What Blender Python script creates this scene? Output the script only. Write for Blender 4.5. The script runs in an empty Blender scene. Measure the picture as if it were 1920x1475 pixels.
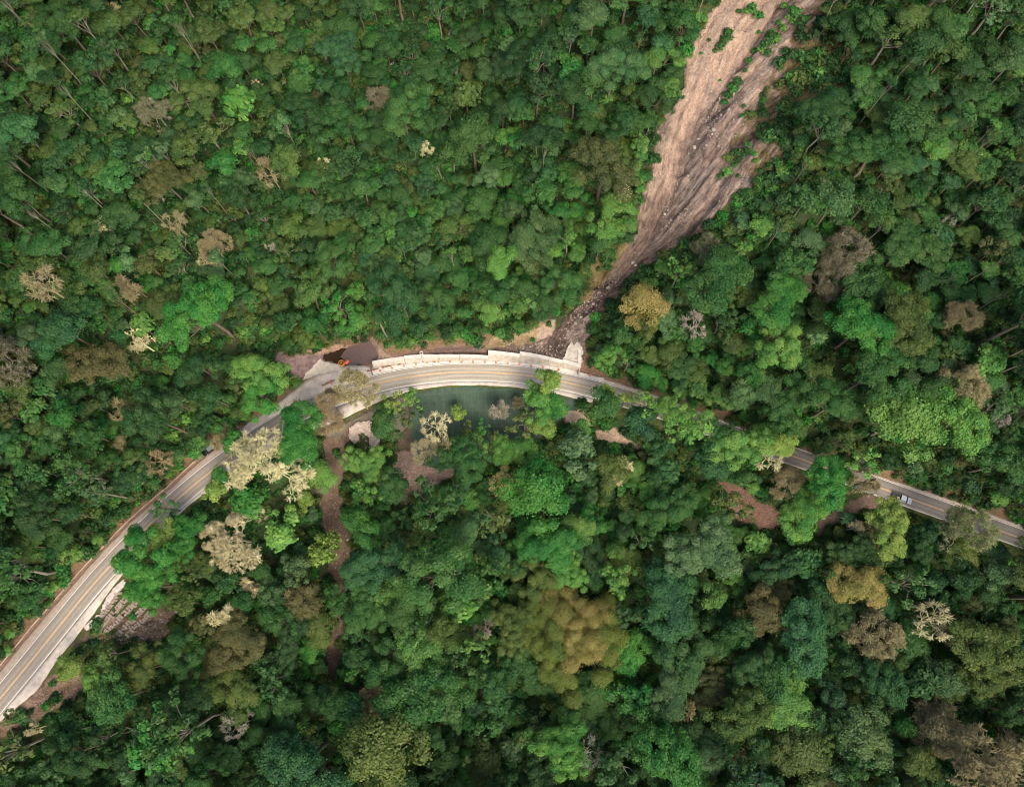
import bpy, bmesh, math, random
import numpy as np
from mathutils import Vector, Matrix
R_ = math.radians
rng = np.random.default_rng(11); random.seed(11)
scene = bpy.context.scene
COL = scene.collection

# ------------------------------------------------------------------ camera, world, sun, exposure
CAM_H = 220.0; PITCH = R_(15.0); FPX = 1251.0; CX, CY = 960.0, 737.5
cam_d = bpy.data.cameras.new('camera'); cam = bpy.data.objects.new('camera', cam_d); COL.objects.link(cam)
cam.location = (0, 0, CAM_H); cam.rotation_euler = (PITCH, 0, 0)
cam_d.sensor_fit = 'HORIZONTAL'; cam_d.sensor_width = 36.0; cam_d.lens = 36.0 * FPX / 1920.0
cam_d.clip_start = 1.0; cam_d.clip_end = 3000.0
scene.camera = cam
SUN_EL, SUN_AZ = R_(50), R_(158)      # azimuth measured from +Y (north) clockwise
world = bpy.data.worlds.new('World'); scene.world = world; world.use_nodes = True
wn = world.node_tree.nodes; wl = world.node_tree.links
sky = wn.new('ShaderNodeTexSky'); sky.sky_type = 'NISHITA'; sky.sun_disc = False
sky.sun_elevation = SUN_EL; sky.sun_rotation = SUN_AZ; sky.air_density = 1.0; sky.dust_density = 5.0; sky.ozone_density = 0.6
bgn = wn['Background']; bgn.inputs['Strength'].default_value = 0.15
wl.new(sky.outputs['Color'], bgn.inputs['Color'])
sun_d = bpy.data.lights.new('sun', 'SUN'); sun_d.energy = 1.5; sun_d.angle = R_(32); sun_d.color = (1.0, 0.93, 0.82)
sun = bpy.data.objects.new('sun', sun_d); COL.objects.link(sun)
sdir = Vector((math.sin(SUN_AZ) * math.cos(SUN_EL), math.cos(SUN_AZ) * math.cos(SUN_EL), math.sin(SUN_EL)))
sun.rotation_euler = sdir.to_track_quat('Z', 'Y').to_euler(); sun.location = (60, 80, 300)
scene.view_settings.view_transform = 'Standard'; scene.view_settings.look = 'None'
scene.view_settings.exposure = 0.93; scene.view_settings.gamma = 1.0
scene.cycles.pixel_filter_type = 'BLACKMAN_HARRIS'; scene.cycles.filter_width = 1.05; scene.cycles.max_bounces = 6; scene.cycles.diffuse_bounces = 3; scene.cycles.transparent_max_bounces = 4

# ------------------------------------------------------------------ projection helpers
cp, sp = math.cos(PITCH), math.sin(PITCH)
def ray(px, py):
    px = np.asarray(px, float); py = np.asarray(py, float)
    u = (px - CX) / FPX; v = -(py - CY) / FPX
    return np.stack([u, v * cp + sp, v * sp - cp], -1)
def project(x, y, z):
    dz = z - CAM_H
    depth = y * sp - dz * cp; up = y * cp + dz * sp
    return CX + FPX * x / depth, CY - FPX * up / depth
def zroad(x): return -0.04 * np.clip(x, -260, 260)
def pix_plane(px, py, dz=0.0):      # meet the road plane z = -0.04 x + dz
    r = ray(px, py); t = (dz - CAM_H) / (r[..., 2] + 0.04 * r[..., 0])
    return r[..., 0] * t, r[..., 1] * t

# ------------------------------------------------------------------ noise
_tab = np.random.default_rng(5).random((256, 256))
def vnoise(x, y):
    xi = np.floor(x).astype(int); yi = np.floor(y).astype(int); fx = x - xi; fy = y - yi
    fx = fx * fx * (3 - 2 * fx); fy = fy * fy * (3 - 2 * fy)
    a = _tab[xi & 255, yi & 255]; b = _tab[(xi + 1) & 255, yi & 255]; c = _tab[xi & 255, (yi + 1) & 255]; d = _tab[(xi + 1) & 255, (yi + 1) & 255]
    return (a * (1 - fx) + b * fx) * (1 - fy) + (c * (1 - fx) + d * fx) * fy
def fbm(x, y, o=4):
    s = 0; a = 0.5; t = 0
    for i in range(o):
        s = s + a * vnoise(x + 17.3 * i, y - 9.1 * i); t += a; a *= 0.5; x = x * 2.03; y = y * 2.03
    return s / t * 2 - 1
def sstep(e0, e1, x):
    t = np.clip((x - e0) / (e1 - e0), 0, 1); return t * t * (3 - 2 * t)
def inpoly(x, y, poly):
    x = np.asarray(x, float); y = np.asarray(y, float); c = np.zeros(x.shape, bool); n = len(poly); j = n - 1
    for i in range(n):
        xi, yi = poly[i]; xj, yj = poly[j]
        if yi != yj:
            c ^= ((yi > y) != (yj > y)) & (x < (xj - xi) * (y - yi) / (yj - yi) + xi)
        j = i
    return c

# ------------------------------------------------------------------ road centreline
CL = [(-160,1500),(-60,1382),(0,1309),(51,1248),(113,1171),(165,1106),(216,1050),(268,995),(325,942),(390,887),(470,828),(547,780),(575,766),(640,740),(705,719),(755,708),(830,699),(880,697),(955,700),(1000,705),(1055,715),(1125,732),(1212,759),(1300,789),(1400,824),(1520,867),(1645,912),(1710,936),(1767,956),(1885,998),(2000,1040),(2150,1096)]
_x, _y = pix_plane([p[0] for p in CL], [p[1] for p in CL])
_P = np.stack([_x, _y], 1)
def catmull(P, n=10):
    out = []
    Q = np.vstack([2 * P[0] - P[1], P, 2 * P[-1] - P[-2]])
    for i in range(1, len(Q) - 2):
        t = np.linspace(0, 1, n, endpoint=False)[:, None]
        a, b, c, d = Q[i - 1], Q[i], Q[i + 1], Q[i + 2]
        out.append(0.5 * ((2 * b) + (c - a) * t + (2 * a - 5 * b + 4 * c - d) * t ** 2 + (3 * b - a - 3 * c + d) * t ** 3))
    out.append(P[-1:]); return np.vstack(out)
for _ in range(2):                                             # gentle smoothing of the traced points
    _Q = catmull(_P, 8); _k = np.ones(9) / 9
    _S = np.stack([np.convolve(np.pad(_Q[:, i], 4, mode='edge'), _k, 'valid') for i in (0, 1)], 1)
    _P = _S[::8]
CLW = catmull(_P, 8)
_seg = np.diff(CLW, axis=0); _len = np.hypot(_seg[:, 0], _seg[:, 1]); CS = np.concatenate([[0], np.cumsum(_len)])
_u = np.arange(0, CS[-1], 1.0)
CLW = np.stack([np.interp(_u, CS, CLW[:, 0]), np.interp(_u, CS, CLW[:, 1])], 1); CS = _u
_T = np.gradient(CLW, axis=0); _T /= np.hypot(_T[:, 0], _T[:, 1])[:, None]; _N = np.stack([-_T[:, 1], _T[:, 0]], 1)
def sd_line(x, y, line, tang=None):
    """arc position and signed distance (left positive) to a polyline"""
    x = np.asarray(x, float).ravel(); y = np.asarray(y, float).ravel()
    best = np.full(x.shape, 1e18); bs = np.zeros(x.shape); bd = np.zeros(x.shape); s0 = 0
    for i in range(len(line) - 1):
        ax, ay = line[i]; dx, dy = line[i + 1][0] - ax, line[i + 1][1] - ay; L = math.hypot(dx, dy)
        if L < 1e-6: continue
        t = np.clip(((x - ax) * dx + (y - ay) * dy) / (L * L), 0, 1)
        ex = x - ax - t * dx; ey = y - ay - t * dy; q = ex * ex + ey * ey
        m = q < best; best[m] = q[m]; bs[m] = s0 + t[m] * L
        sg = np.sign(dx * (y - ay) - dy * (x - ax)); bd[m] = (np.sqrt(q) * sg)[m]; s0 += L
    return bs, bd
def sd_road(x, y):
    sh = np.shape(x); s, d = sd_line(x, y, CLW[::3]); return s.reshape(sh), d.reshape(sh)
def road_pt(s, d):
    x = np.interp(s, CS, CLW[:, 0]); y = np.interp(s, CS, CLW[:, 1]); nx = np.interp(s, CS, _N[:, 0]); ny = np.interp(s, CS, _N[:, 1])
    return x + nx * d, y + ny * d
def px_sd(pts, dz=0.0):
    x, y = pix_plane([p[0] for p in pts], [p[1] for p in pts], dz); s, d = sd_road(x, y); o = np.argsort(s); return s[o], d[o]

TOE = [(-40,1275),(0,1237),(60,1168),(120,1103),(185,1032),(245,966),(320,902),(400,833),(430,812),(470,782),(530,748),(556,722),(566,712),(590,690),(612,664),(640,654),(690,640),(712,662),(760,662),(800,654),(900,645),(960,640),(1010,638),(1060,640),(1096,672),(1104,694),(1130,702),(1180,722),(1250,748),(1350,786),(1470,830),(1650,893),(1750,923),(1900,978),(2050,1030)]
toe_s, toe_d = px_sd(TOE)
LOW = [(-60,1420),(0,1362),(50,1326),(100,1262),(150,1198),(186,1150),(238,1085),(300,1008),(345,958),(385,926),(440,882),(490,850),(540,826),(592,806),(642,787),(692,764),(730,746),(780,733),(830,726),(880,724),(955,727),(1055,743),(1087,751),(1110,757),(1180,776),(1300,815),(1500,885),(1650,936),(1750,973),(1900,1030),(2050,1085)]
low_s, low_d = px_sd(LOW)

# ------------------------------------------------------------------ terrain height grid
X0, X1, Y0, Y1, G = -290.0, 290.0, -165.0, 300.0, 0.7
gx = np.arange(X0, X1, G); gy = np.arange(Y0, Y1, G); GX, GY = np.meshgrid(gx, gy)
coarse = 3
cs_, cd_ = sd_road(GX[::coarse, ::coarse], GY[::coarse, ::coarse])
def up_res(a):
    yi = np.arange(GX.shape[0]) / coarse; xi = np.arange(GX.shape[1]) / coarse
    y0 = np.clip(yi.astype(int), 0, a.shape[0] - 2); x0 = np.clip(xi.astype(int), 0, a.shape[1] - 2)
    fy = np.clip(yi - y0, 0, 1)[:, None]; fx = np.clip(xi - x0, 0, 1)[None]
    A = a[y0][:, x0]; B = a[y0][:, x0 + 1]; C = a[y0 + 1][:, x0]; D = a[y0 + 1][:, x0 + 1]
    return (A * (1 - fx) + B * fx) * (1 - fy) + (C * (1 - fx) + D * fx) * fy
S_, D_ = up_res(cs_), up_res(cd_)
zr = zroad(GX)
bu = np.interp(S_, toe_s, toe_d); bl = -np.interp(S_, low_s, low_d)
tu = np.maximum(0, D_ - bu); td = np.maximum(0, -D_ - bl)
far = sstep(4, 45, tu) + sstep(6, 45, td)
h0 = zr + 60 * (1 - np.exp(-tu / 90)) + 0.04 * tu - (24 * (1 - np.exp(-td / 34)) + 0.05 * td)
h0 = h0 + far * (15 * fbm(GX / 95 + 3.1, GY / 95 + 1.7, 3)) + (0.25 + 0.75 * far) * 1.6 * fbm(GX / 14, GY / 14, 3) * sstep(0.3, 5, tu + td)
HG = h0 - 0.12 * (np.abs(D_) < 60)
def hq(x, y):
    fx = (np.asarray(x, float) - X0) / G; fy = (np.asarray(y, float) - Y0) / G
    ix = np.clip(fx.astype(int), 0, HG.shape[1] - 2); iy = np.clip(fy.astype(int), 0, HG.shape[0] - 2); fx = np.clip(fx - ix, 0, 1); fy = np.clip(fy - iy, 0, 1)
    return (HG[iy, ix] * (1 - fx) + HG[iy, ix + 1] * fx) * (1 - fy) + (HG[iy + 1, ix] * (1 - fx) + HG[iy + 1, ix + 1] * fx) * fy
def pix_ground(px, py, above=0.0):
    """where the ray through a pixel meets the terrain raised by 'above'"""
    r = ray(px, py); t = np.full(r.shape[:-1], 80.0)
    for k in range(700):
        z = CAM_H + r[..., 2] * t; g = hq(r[..., 0] * t, r[..., 1] * t) + above
        m = z > g
        if not m.any(): break
        t = np.where(m, t + np.maximum(0.15, (z - g) * 0.35), t)
    return r[..., 0] * t, r[..., 1] * t
def gw(pts, above=0.0):
    x, y = pix_ground([p[0] for p in pts], [p[1] for p in pts], above); return np.stack([x, y], 1)
CHUTE = [(1500,-60),(1440,30),(1385,110),(1335,190),(1310,260),(1285,320),(1262,370),(1240,420),(1195,470),(1150,525),(1105,585),(1070,630),(1050,655)]
GUL = [(820,-60),(850,40),(868,140),(885,220),(905,300),(890,400),(880,520)]
LOWR = [(625,840),(628,920),(640,1010),(648,1080),(628,1180),(615,1300),(610,1500)]
RGT = [(1990,150),(1840,380),(1640,470),(1500,600),(1400,720)]
chw, guw, lrw, rgw = gw(CHUTE), gw(GUL), gw(LOWR), gw(RGT)
def dline(line):
    s, d = sd_line(GX[::coarse, ::coarse], GY[::coarse, ::coarse], line); sh = GX[::coarse, ::coarse].shape
    return up_res(s.reshape(sh)), up_res(d.reshape(sh))
chs, chd = dline(chw); gus, gud = dline(guw); lrs, lrd = dline(lrw); rgs, rgd = dline(rgw)
fade = sstep(2, 30, tu)
h1 = HG - fade * (9 * np.exp(-(chd / 26) ** 2) + 2.6 * np.exp(-(chd / 4.0) ** 2))
h1 -= sstep(10, 50, tu) * (19 * np.exp(-(gud / 19) ** 2)) + sstep(10, 60, tu) * 13 * np.exp(-(rgd / 24) ** 2)
h1 -= sstep(3, 20, td) * (7 * np.exp(-(lrd / 13) ** 2))
HG = h1
# ground retained behind the concrete wall, and the hollow of the pond
WALL_PX = [(697,690),(757,683),(790,680),(823,678),(861,677),(915,677),(975,680),(1030,686),(1056,690),(1088,698)]
_ws, _wd = px_sd(WALL_PX)
wall_m = sstep(_ws[0], _ws[0] + 8, S_) * (1 - sstep(_ws[-1] - 1, _ws[-1] + 2, S_))
HG = HG + wall_m * sstep(6.2, 7.2, D_) * (1.4 + 1.0 * sstep(_ws[3], _ws[5], S_)) * (1 - sstep(14, 40, D_))
POND = [(603,664),(640,652),(665,646),(690,632),(704,648),(708,670),(692,681),(660,684),(630,680),(603,673)]
_px, _py = pix_plane([p[0] for p in POND], [p[1] for p in POND]); PONDW = list(zip(_px, _py))
_q = np.abs(GX - np.mean(_px)) < 20
_m = inpoly(GX, GY, PONDW)
HG = np.where(_m, zr - 0.9, HG)

# ------------------------------------------------------------------ zones in the landslide, colours of the ground
VX, VY = project(GX, GY, HG)                               # where each ground vertex falls in the photograph
jx = VX + 9 * fbm(GX / 3, GY / 3, 3) + 5 * fbm(GX / 11 + 5, GY / 11, 2); jy = VY + 9 * fbm(GX / 3 + 40, GY / 3, 3)
SLIDE = [(1362,-60),(1352,0),(1322,40),(1296,85),(1285,125),(1272,180),(1262,215),(1236,222),(1226,262),(1222,330),(1200,395),(1186,450),(1148,488),(1112,520),(1096,556),(1070,588),(1050,612),(1020,640),(1000,652),(1040,668),(1090,690),(1100,650),(1110,604),(1150,566),(1168,542),(1192,514),(1225,490),(1262,466),(1310,436),(1345,400),(1400,362),(1440,330),(1462,285),(1448,240),(1470,190),(1490,120),(1520,60),(1560,-20),(1580,-60)]
RSIDE = [(1545,-40),(1500,50),(1455,120),(1415,190),(1385,240),(1362,300),(1400,330),(1440,335),(1475,285),(1455,240),(1480,190),(1505,120),(1550,50),(1590,-40)]
slide = inpoly(jx, jy, SLIDE); rside = inpoly(jx, jy, RSIDE)
# rills running down to the channel
left = chd > 0      # polyline runs downhill, left of it = image right
cr = np.where(left, chd - 0.30 * (chs.max() - chs), chd + 0.10 * (chs.max() - chs))
wob = 3.0 * fbm(GX / 16, GY / 16, 2)
rn1 = fbm((cr + wob) / 2.6, chs / 26, 3); rn2 = fbm((cr + wob) / 0.9 + 7, chs / 11, 3); rn3 = fbm(GX / 5, GY / 5, 4)
ridge = 1 - np.abs(rn1) * 2
HG = HG + slide * (1.9 * rn1 + 0.9 * rn2 + 1.0 * rn3 * (1 + (rn3 > 0.15)) + left * 1.6 * np.abs(rn1) + 0.35 * fbm(GX / 1.6, GY / 1.6, 2)) * sstep(3, 12, tu)
forest = np.array([0.030, 0.052, 0.018]); litter = np.array([0.050, 0.050, 0.024]); pink = np.array([0.345, 0.238, 0.172])
tan = np.array([0.33, 0.245, 0.18]); dark = np.array([0.095, 0.068, 0.056]); mud = np.array([0.12, 0.084, 0.066]); grass = np.array([0.085, 0.105, 0.030])
dirt = np.array([0.27, 0.165, 0.115]); grav = np.array([0.22, 0.165, 0.135]); olive = np.array([0.125, 0.095, 0.040])
def lerp(a, b, m): return a * (1 - m[..., None]) + b * m[..., None]
n8 = fbm(GX / 8, GY / 8, 4); n2 = fbm(GX / 1.9, GY / 1.9, 3); n30 = fbm(GX / 30, GY / 30, 3)
Cc = lerp(np.broadcast_to(forest, GX.shape + (3,)), litter, sstep(-0.1, 0.5, n8) * 0.6)
Cc = lerp(Cc, grass, sstep(0.05, 0.5, n30 + 0.4 * n2) * 0.5)
# roadside banks
verge = (D_ > 2.5) & (D_ < bu + 2.2 + 1.6 * n8)
Cc = lerp(Cc, dirt * 0.8, verge * sstep(-0.9, 0.1, n2 + 0.6 * n8 + 0.5))
bank = sstep(6, 0, tu) * (tu > 0) * (~slide)
Cc = lerp(Cc, olive, bank * 0.7)
lowv = (D_ < -2.5) & (D_ > -bl - 1.5 + n8)
Cc = lerp(Cc, grass * 0.9, lowv * 0.9)
# landslide body
sc = lerp(np.broadcast_to(pink, GX.shape + (3,)), tan, sstep(-0.2, 0.5, rn1 + 0.5 * n2))
sc = sc * (1 + 0.22 * rn2 + 0.15 * n2 + 0.12 * n8)[..., None]
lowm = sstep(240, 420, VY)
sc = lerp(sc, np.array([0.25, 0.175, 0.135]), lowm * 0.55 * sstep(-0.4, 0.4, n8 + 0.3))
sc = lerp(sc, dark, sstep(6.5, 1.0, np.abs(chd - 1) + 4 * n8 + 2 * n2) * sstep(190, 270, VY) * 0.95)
sc = lerp(sc, dark * 1.5, sstep(0.0, 0.5, fbm((cr + wob) / 1.5 + 3, chs / 40, 3) + 0.25 * left) * (0.25 + 0.5 * sstep(130, 300, VY)))
sc = lerp(sc, np.array([0.30, 0.255, 0.215]), sstep(0.1, 0.4, fbm((cr + wob) / 1.1 - 9, chs / 7, 4)) * left * 0.7)
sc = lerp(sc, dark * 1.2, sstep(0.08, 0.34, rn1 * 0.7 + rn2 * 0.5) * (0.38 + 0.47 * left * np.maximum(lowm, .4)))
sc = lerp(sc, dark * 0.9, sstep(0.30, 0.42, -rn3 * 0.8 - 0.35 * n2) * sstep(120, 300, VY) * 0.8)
sc = lerp(sc, tan * 1.35, (sstep(0.28, 0.5, n2 + 0.3 * rn3) * left * 0.65))
sc = lerp(sc, np.array([0.21, 0.15, 0.115]), sstep(0.15, 0.45, fbm((cr + wob) / 4.5 + 31, chs / 60, 3)) * .55)
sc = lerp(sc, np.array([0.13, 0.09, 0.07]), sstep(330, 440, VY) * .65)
vd = inpoly(jx, jy, [(1320,120),(1345,150),(1360,180),(1400,240),(1420,330),(1340,400),(1290,440),(1240,470),(1180,500),(1225,440),(1262,370),(1290,300),(1310,250),(1322,190)])
sc = lerp(sc, np.array([0.17, 0.130, 0.11]), vd * sstep(-.35, .3, rn2 + n2 * .6 + rn1) * .62)
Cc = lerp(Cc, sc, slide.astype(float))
rs_ = rside * sstep(-0.5, 0.2, n2 + n8 + 0.2)
Cc = lerp(Cc, lerp(np.broadcast_to(np.array([0.115, 0.08, 0.045]), GX.shape + (3,)), olive, sstep(-0.1, 0.3, rn2 + n2)), rs_ * 0.95)
def zone(poly, colr, k=1.0, jag=1.0, amp=0.2):
    global Cc
    m = inpoly(VX + jag * (jx - VX), VY + jag * (jy - VY), poly)
    v = colr * np.ones(3) * (1 + amp * n2 + amp * fbm(GX / 0.9, GY / 0.9, 2))[..., None]
    Cc = lerp(Cc, v, m * k)
STREAM = [(700,672),(712,662),(760,664),(800,655),(850,656),(900,652),(960,640),(1005,642),(1040,620),(1060,590),(1075,585),(1090,590),(1085,640),(1090,690),(1056,682),(1030,674),(975,668),(915,664),(800,668),(760,672)]
zone([(700,672),(760,662),(850,652),(950,640),(1010,640),(1058,655),(1060,690),(700,690)], mud * 1.15)
zone([(900,652),(925,628),(985,612),(1030,600),(1035,640),(965,648)], np.array([0.26, 0.19, 0.10]), 0.85, 1, 0.35)
zone([(1000,650),(1012,615),(1035,600),(1040,628),(1025,655)], tan * 0.95, 0.9)
zone([(1020,650),(1035,625),(1060,600),(1090,570),(1125,530),(1150,520),(1120,575),(1090,610),(1062,640),(1050,668)], dark * 0.95, 0.9, 1, 0.5)
zone([(1058,640),(1085,590),(1108,570),(1102,640),(1085,655)], grav * 0.95, 0.85, 1, 0.4)
zone([(510,652),(548,668),(600,660),(606,676),(578,696),(556,716),(538,702),(528,682)], np.array([0.20, 0.135, 0.125]), 1, 0.6, 0.35)
zone([(575,655),(640,648),(660,645),(652,655),(600,664)], np.array([0.34, 0.22, 0.15]), 0.9, 0.7)
zone([(690,634),(706,636),(722,660),(735,672),(708,676),(704,650)], np.array([0.32, 0.235, 0.17]), 0.9, 0.8)
NETD = [(640,792),(700,764),(740,748),(790,735),(800,770),(800,850),(760,850),(700,800),(650,812),(600,830),(600,812)]
zone(NETD, np.array([0.085, 0.065, 0.042]), 1, 0.4, 0.35)
DEB1 = [(602,805),(655,800),(660,860),(642,900),(645,960),(662,1030),(655,1090),(640,1150),(645,1170),(638,1260),(616,1280),(610,1240),(622,1160),(630,1100),(606,1010),(598,930),(602,870)]
zone(DEB1, np.array([0.125, 0.088, 0.062]), 1, 0.7, 0.3)
zone([(560,1240),(700,1180),(690,1320),(600,1330)], np.array([0.07, 0.05, 0.038]), 0.8)
DEB2 = [(742,850),(790,838),(855,845),(850,890),(800,915),(762,950),(735,955),(730,900)]
zone(DEB2, np.array([0.22, 0.155, 0.12]), 1, 0.8, 0.35)
zone([(770,1050),(735,1050),(730,930),(765,900),(790,930)], np.array([0.10, 0.085, 0.04]), 0.8)
zone([(1052,772),(1095,764),(1104,780),(1112,800),(1060,800)], np.array([0.36, 0.27, 0.20]), 1, 0.5)
zone([(1112,804),(1150,805),(1212,832),(1206,846),(1150,830),(1115,822)], np.array([0.33, 0.235, 0.165]), 1, 0.6)
DR1 = [(1345,905),(1385,905),(1410,930),(1468,958),(1472,992),(1430,996),(1375,968)]
DR2 = [(1525,1015),(1532,972),(1585,940),(1640,925),(1672,938),(1640,958),(1600,962),(1560,985),(1545,1012)]
zone(DR1, np.array([0.155, 0.092, 0.064]), 1, 0.6, 0.25); zone(DR2, np.array([0.165, 0.112, 0.082]), 1, 0.6, 0.2)
zone([(0,1390),(0,1335),(60,1285),(110,1262),(160,1268),(165,1300),(70,1350)], np.array([0.19, 0.125, 0.085]), 1, 1, 0.5)
zone([(130,1215),(180,1195),(235,1195),(300,1205),(335,1180),(330,1140),(290,1145),(200,1160),(150,1195)], np.array([0.16, 0.105, 0.075]), 0.9, 1, 0.6)
zone([(120,1260),(130,1215),(190,1180),(240,1190),(200,1225)], grass * 0.9, 0.55, 1, 0.4)
zone([(1480,90),(1560,60),(1600,120),(1580,180),(1520,200),(1460,180)], olive * 1.1, 0.7, 1, 0.4)
zone([(1120,470),(1185,450),(1165,480),(1110,560),(1080,570)], olive * 1.2, 0.8, 1, 0.4)
BARE = [SLIDE, NETD, DEB1, DEB2, DR1, DR2]

# ------------------------------------------------------------------ object helpers
def tag(o, label=None, cat=None, group=None, kind=None):
    if label: o['label'] = label
    if cat: o['category'] = cat
    if group: o['group'] = group
    if kind: o['kind'] = kind
    return o
def np_mesh(name, V, F, mats=(), smooth=False, mat_idx=None):
    me = bpy.data.meshes.new(name); V = np.asarray(V, np.float32); F = np.asarray(F, np.int32); k = F.shape[1]
    me.vertices.add(len(V)); me.vertices.foreach_set('co', V.ravel()); me.loops.add(F.size); me.loops.foreach_set('vertex_index', F.ravel())
    me.polygons.add(len(F)); me.polygons.foreach_set('loop_start', np.arange(0, F.size, k, dtype=np.int32)); me.polygons.foreach_set('loop_total', np.full(len(F), k, np.int32))
    if smooth: me.polygons.foreach_set('use_smooth', np.ones(len(F), bool))
    for m in mats: me.materials.append(m)
    if mat_idx is not None: me.polygons.foreach_set('material_index', np.asarray(mat_idx, np.int32))
    me.update(calc_edges=True); return me
def add(name, me, parent=None, loc=None):
    o = bpy.data.objects.new(name, me); COL.objects.link(o)
    if parent: o.parent = parent
    if loc is not None: o.location = loc
    return o
def empty(name, loc=(0, 0, 0), rz=0, sc=1):
    o = bpy.data.objects.new(name, None); COL.objects.link(o); o.location = loc; o.rotation_euler = (0, 0, rz); o.scale = (sc,) * 3; o.empty_display_size = 0.5; return o
def mat(name):
    m = bpy.data.materials.new(name); m.use_nodes = True; nt = m.node_tree; b = nt.nodes['Principled BSDF']; return m, nt, b
def simple(name, col, rough=0.7, metal=0.0, noise=0.0, nscale=2.0, bump=0.0, spec=0.3):
    m, nt, b = mat(name); b.inputs['Roughness'].default_value = rough; b.inputs['Metallic'].default_value = metal; b.inputs['Specular IOR Level'].default_value = spec
    b.inputs['Base Color'].default_value = (*col, 1)
    if noise > 0:
        tc = nt.nodes.new('ShaderNodeTexCoord'); n = nt.nodes.new('ShaderNodeTexNoise'); n.inputs['Scale'].default_value = nscale; n.inputs['Detail'].default_value = 8; n.inputs['Roughness'].default_value = 0.65
        nt.links.new(tc.outputs['Object'], n.inputs['Vector'])
        mr = nt.nodes.new('ShaderNodeMapRange'); mr.inputs[1].default_value = 0.3; mr.inputs[2].default_value = 0.7; mr.inputs[3].default_value = 1 - noise; mr.inputs[4].default_value = 1 + noise
        nt.links.new(n.outputs['Fac'], mr.inputs[0])
        mx = nt.nodes.new('ShaderNodeVectorMath'); mx.operation = 'SCALE'; mx.inputs[0].default_value = col; nt.links.new(mr.outputs[0], mx.inputs['Scale']); nt.links.new(mx.outputs[0], b.inputs['Base Color'])
        if bump > 0:
            bp = nt.nodes.new('ShaderNodeBump'); bp.inputs['Strength'].default_value = 0.8; bp.inputs['Distance'].default_value = bump; nt.links.new(n.outputs['Fac'], bp.inputs['Height']); nt.links.new(bp.outputs[0], b.inputs['Normal'])
    return m
def box_bm(bm, x0, x1, y0, y1, z0, z1, M=None):
    vs = [bm.verts.new((x, y, z)) for z in (z0, z1) for x, y in ((x0, y0), (x1, y0), (x1, y1), (x0, y1))]
    for f in ((3, 2, 1, 0), (4, 5, 6, 7), (0, 1, 5, 4), (1, 2, 6, 5), (2, 3, 7, 6), (3, 0, 4, 7)): bm.faces.new([vs[i] for i in f])
    if M is not None: bmesh.ops.transform(bm, matrix=M, verts=vs)
    return vs
def bm_obj(name, bm, m, parent=None, loc=None, smooth=False, bevel=0):
    if bevel: bmesh.ops.bevel(bm, geom=list(bm.edges), offset=bevel, segments=2, affect='EDGES', profile=0.6)
    bmesh.ops.recalc_face_normals(bm, faces=bm.faces)
    me = bpy.data.meshes.new(name); bm.to_mesh(me); bm.free(); me.materials.append(m)
    if smooth: me.polygons.foreach_set('use_smooth', [True] * len(me.polygons))
    return add(name, me, parent, loc)
def segs_mesh(P0, P1, R0, R1, sides=4):
    """tapered prisms between point pairs"""
    P0 = np.asarray(P0, float); P1 = np.asarray(P1, float); R0 = np.asarray(R0); R1 = np.asarray(R1)
    d = P1 - P0; L = np.linalg.norm(d, axis=1)[:, None] + 1e-9; d = d / L
    a = np.where(np.abs(d[:, 2:3]) > 0.9, [[1.0, 0, 0]], [[0, 0, 1.0]]); u = np.cross(d, a); u /= np.linalg.norm(u, axis=1)[:, None]; w = np.cross(d, u)
    th = np.arange(sides) * 2 * math.pi / sides; c = np.cos(th)[None, :, None]; s = np.sin(th)[None, :, None]
    ring = u[:, None] * c + w[:, None] * s
    A = P0[:, None] + ring * R0[:, None, None]; B = P1[:, None] + ring * R1[:, None, None]
    V = np.concatenate([A, B], 1).reshape(-1, 3); n = len(P0); base = (np.arange(n) * 2 * sides)[:, None, None]
    i = np.arange(sides); q = np.stack([i, (i + 1) % sides, (i + 1) % sides + sides, i + sides], 1)[None]
    return V, (base + q).reshape(-1, 4)

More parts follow.
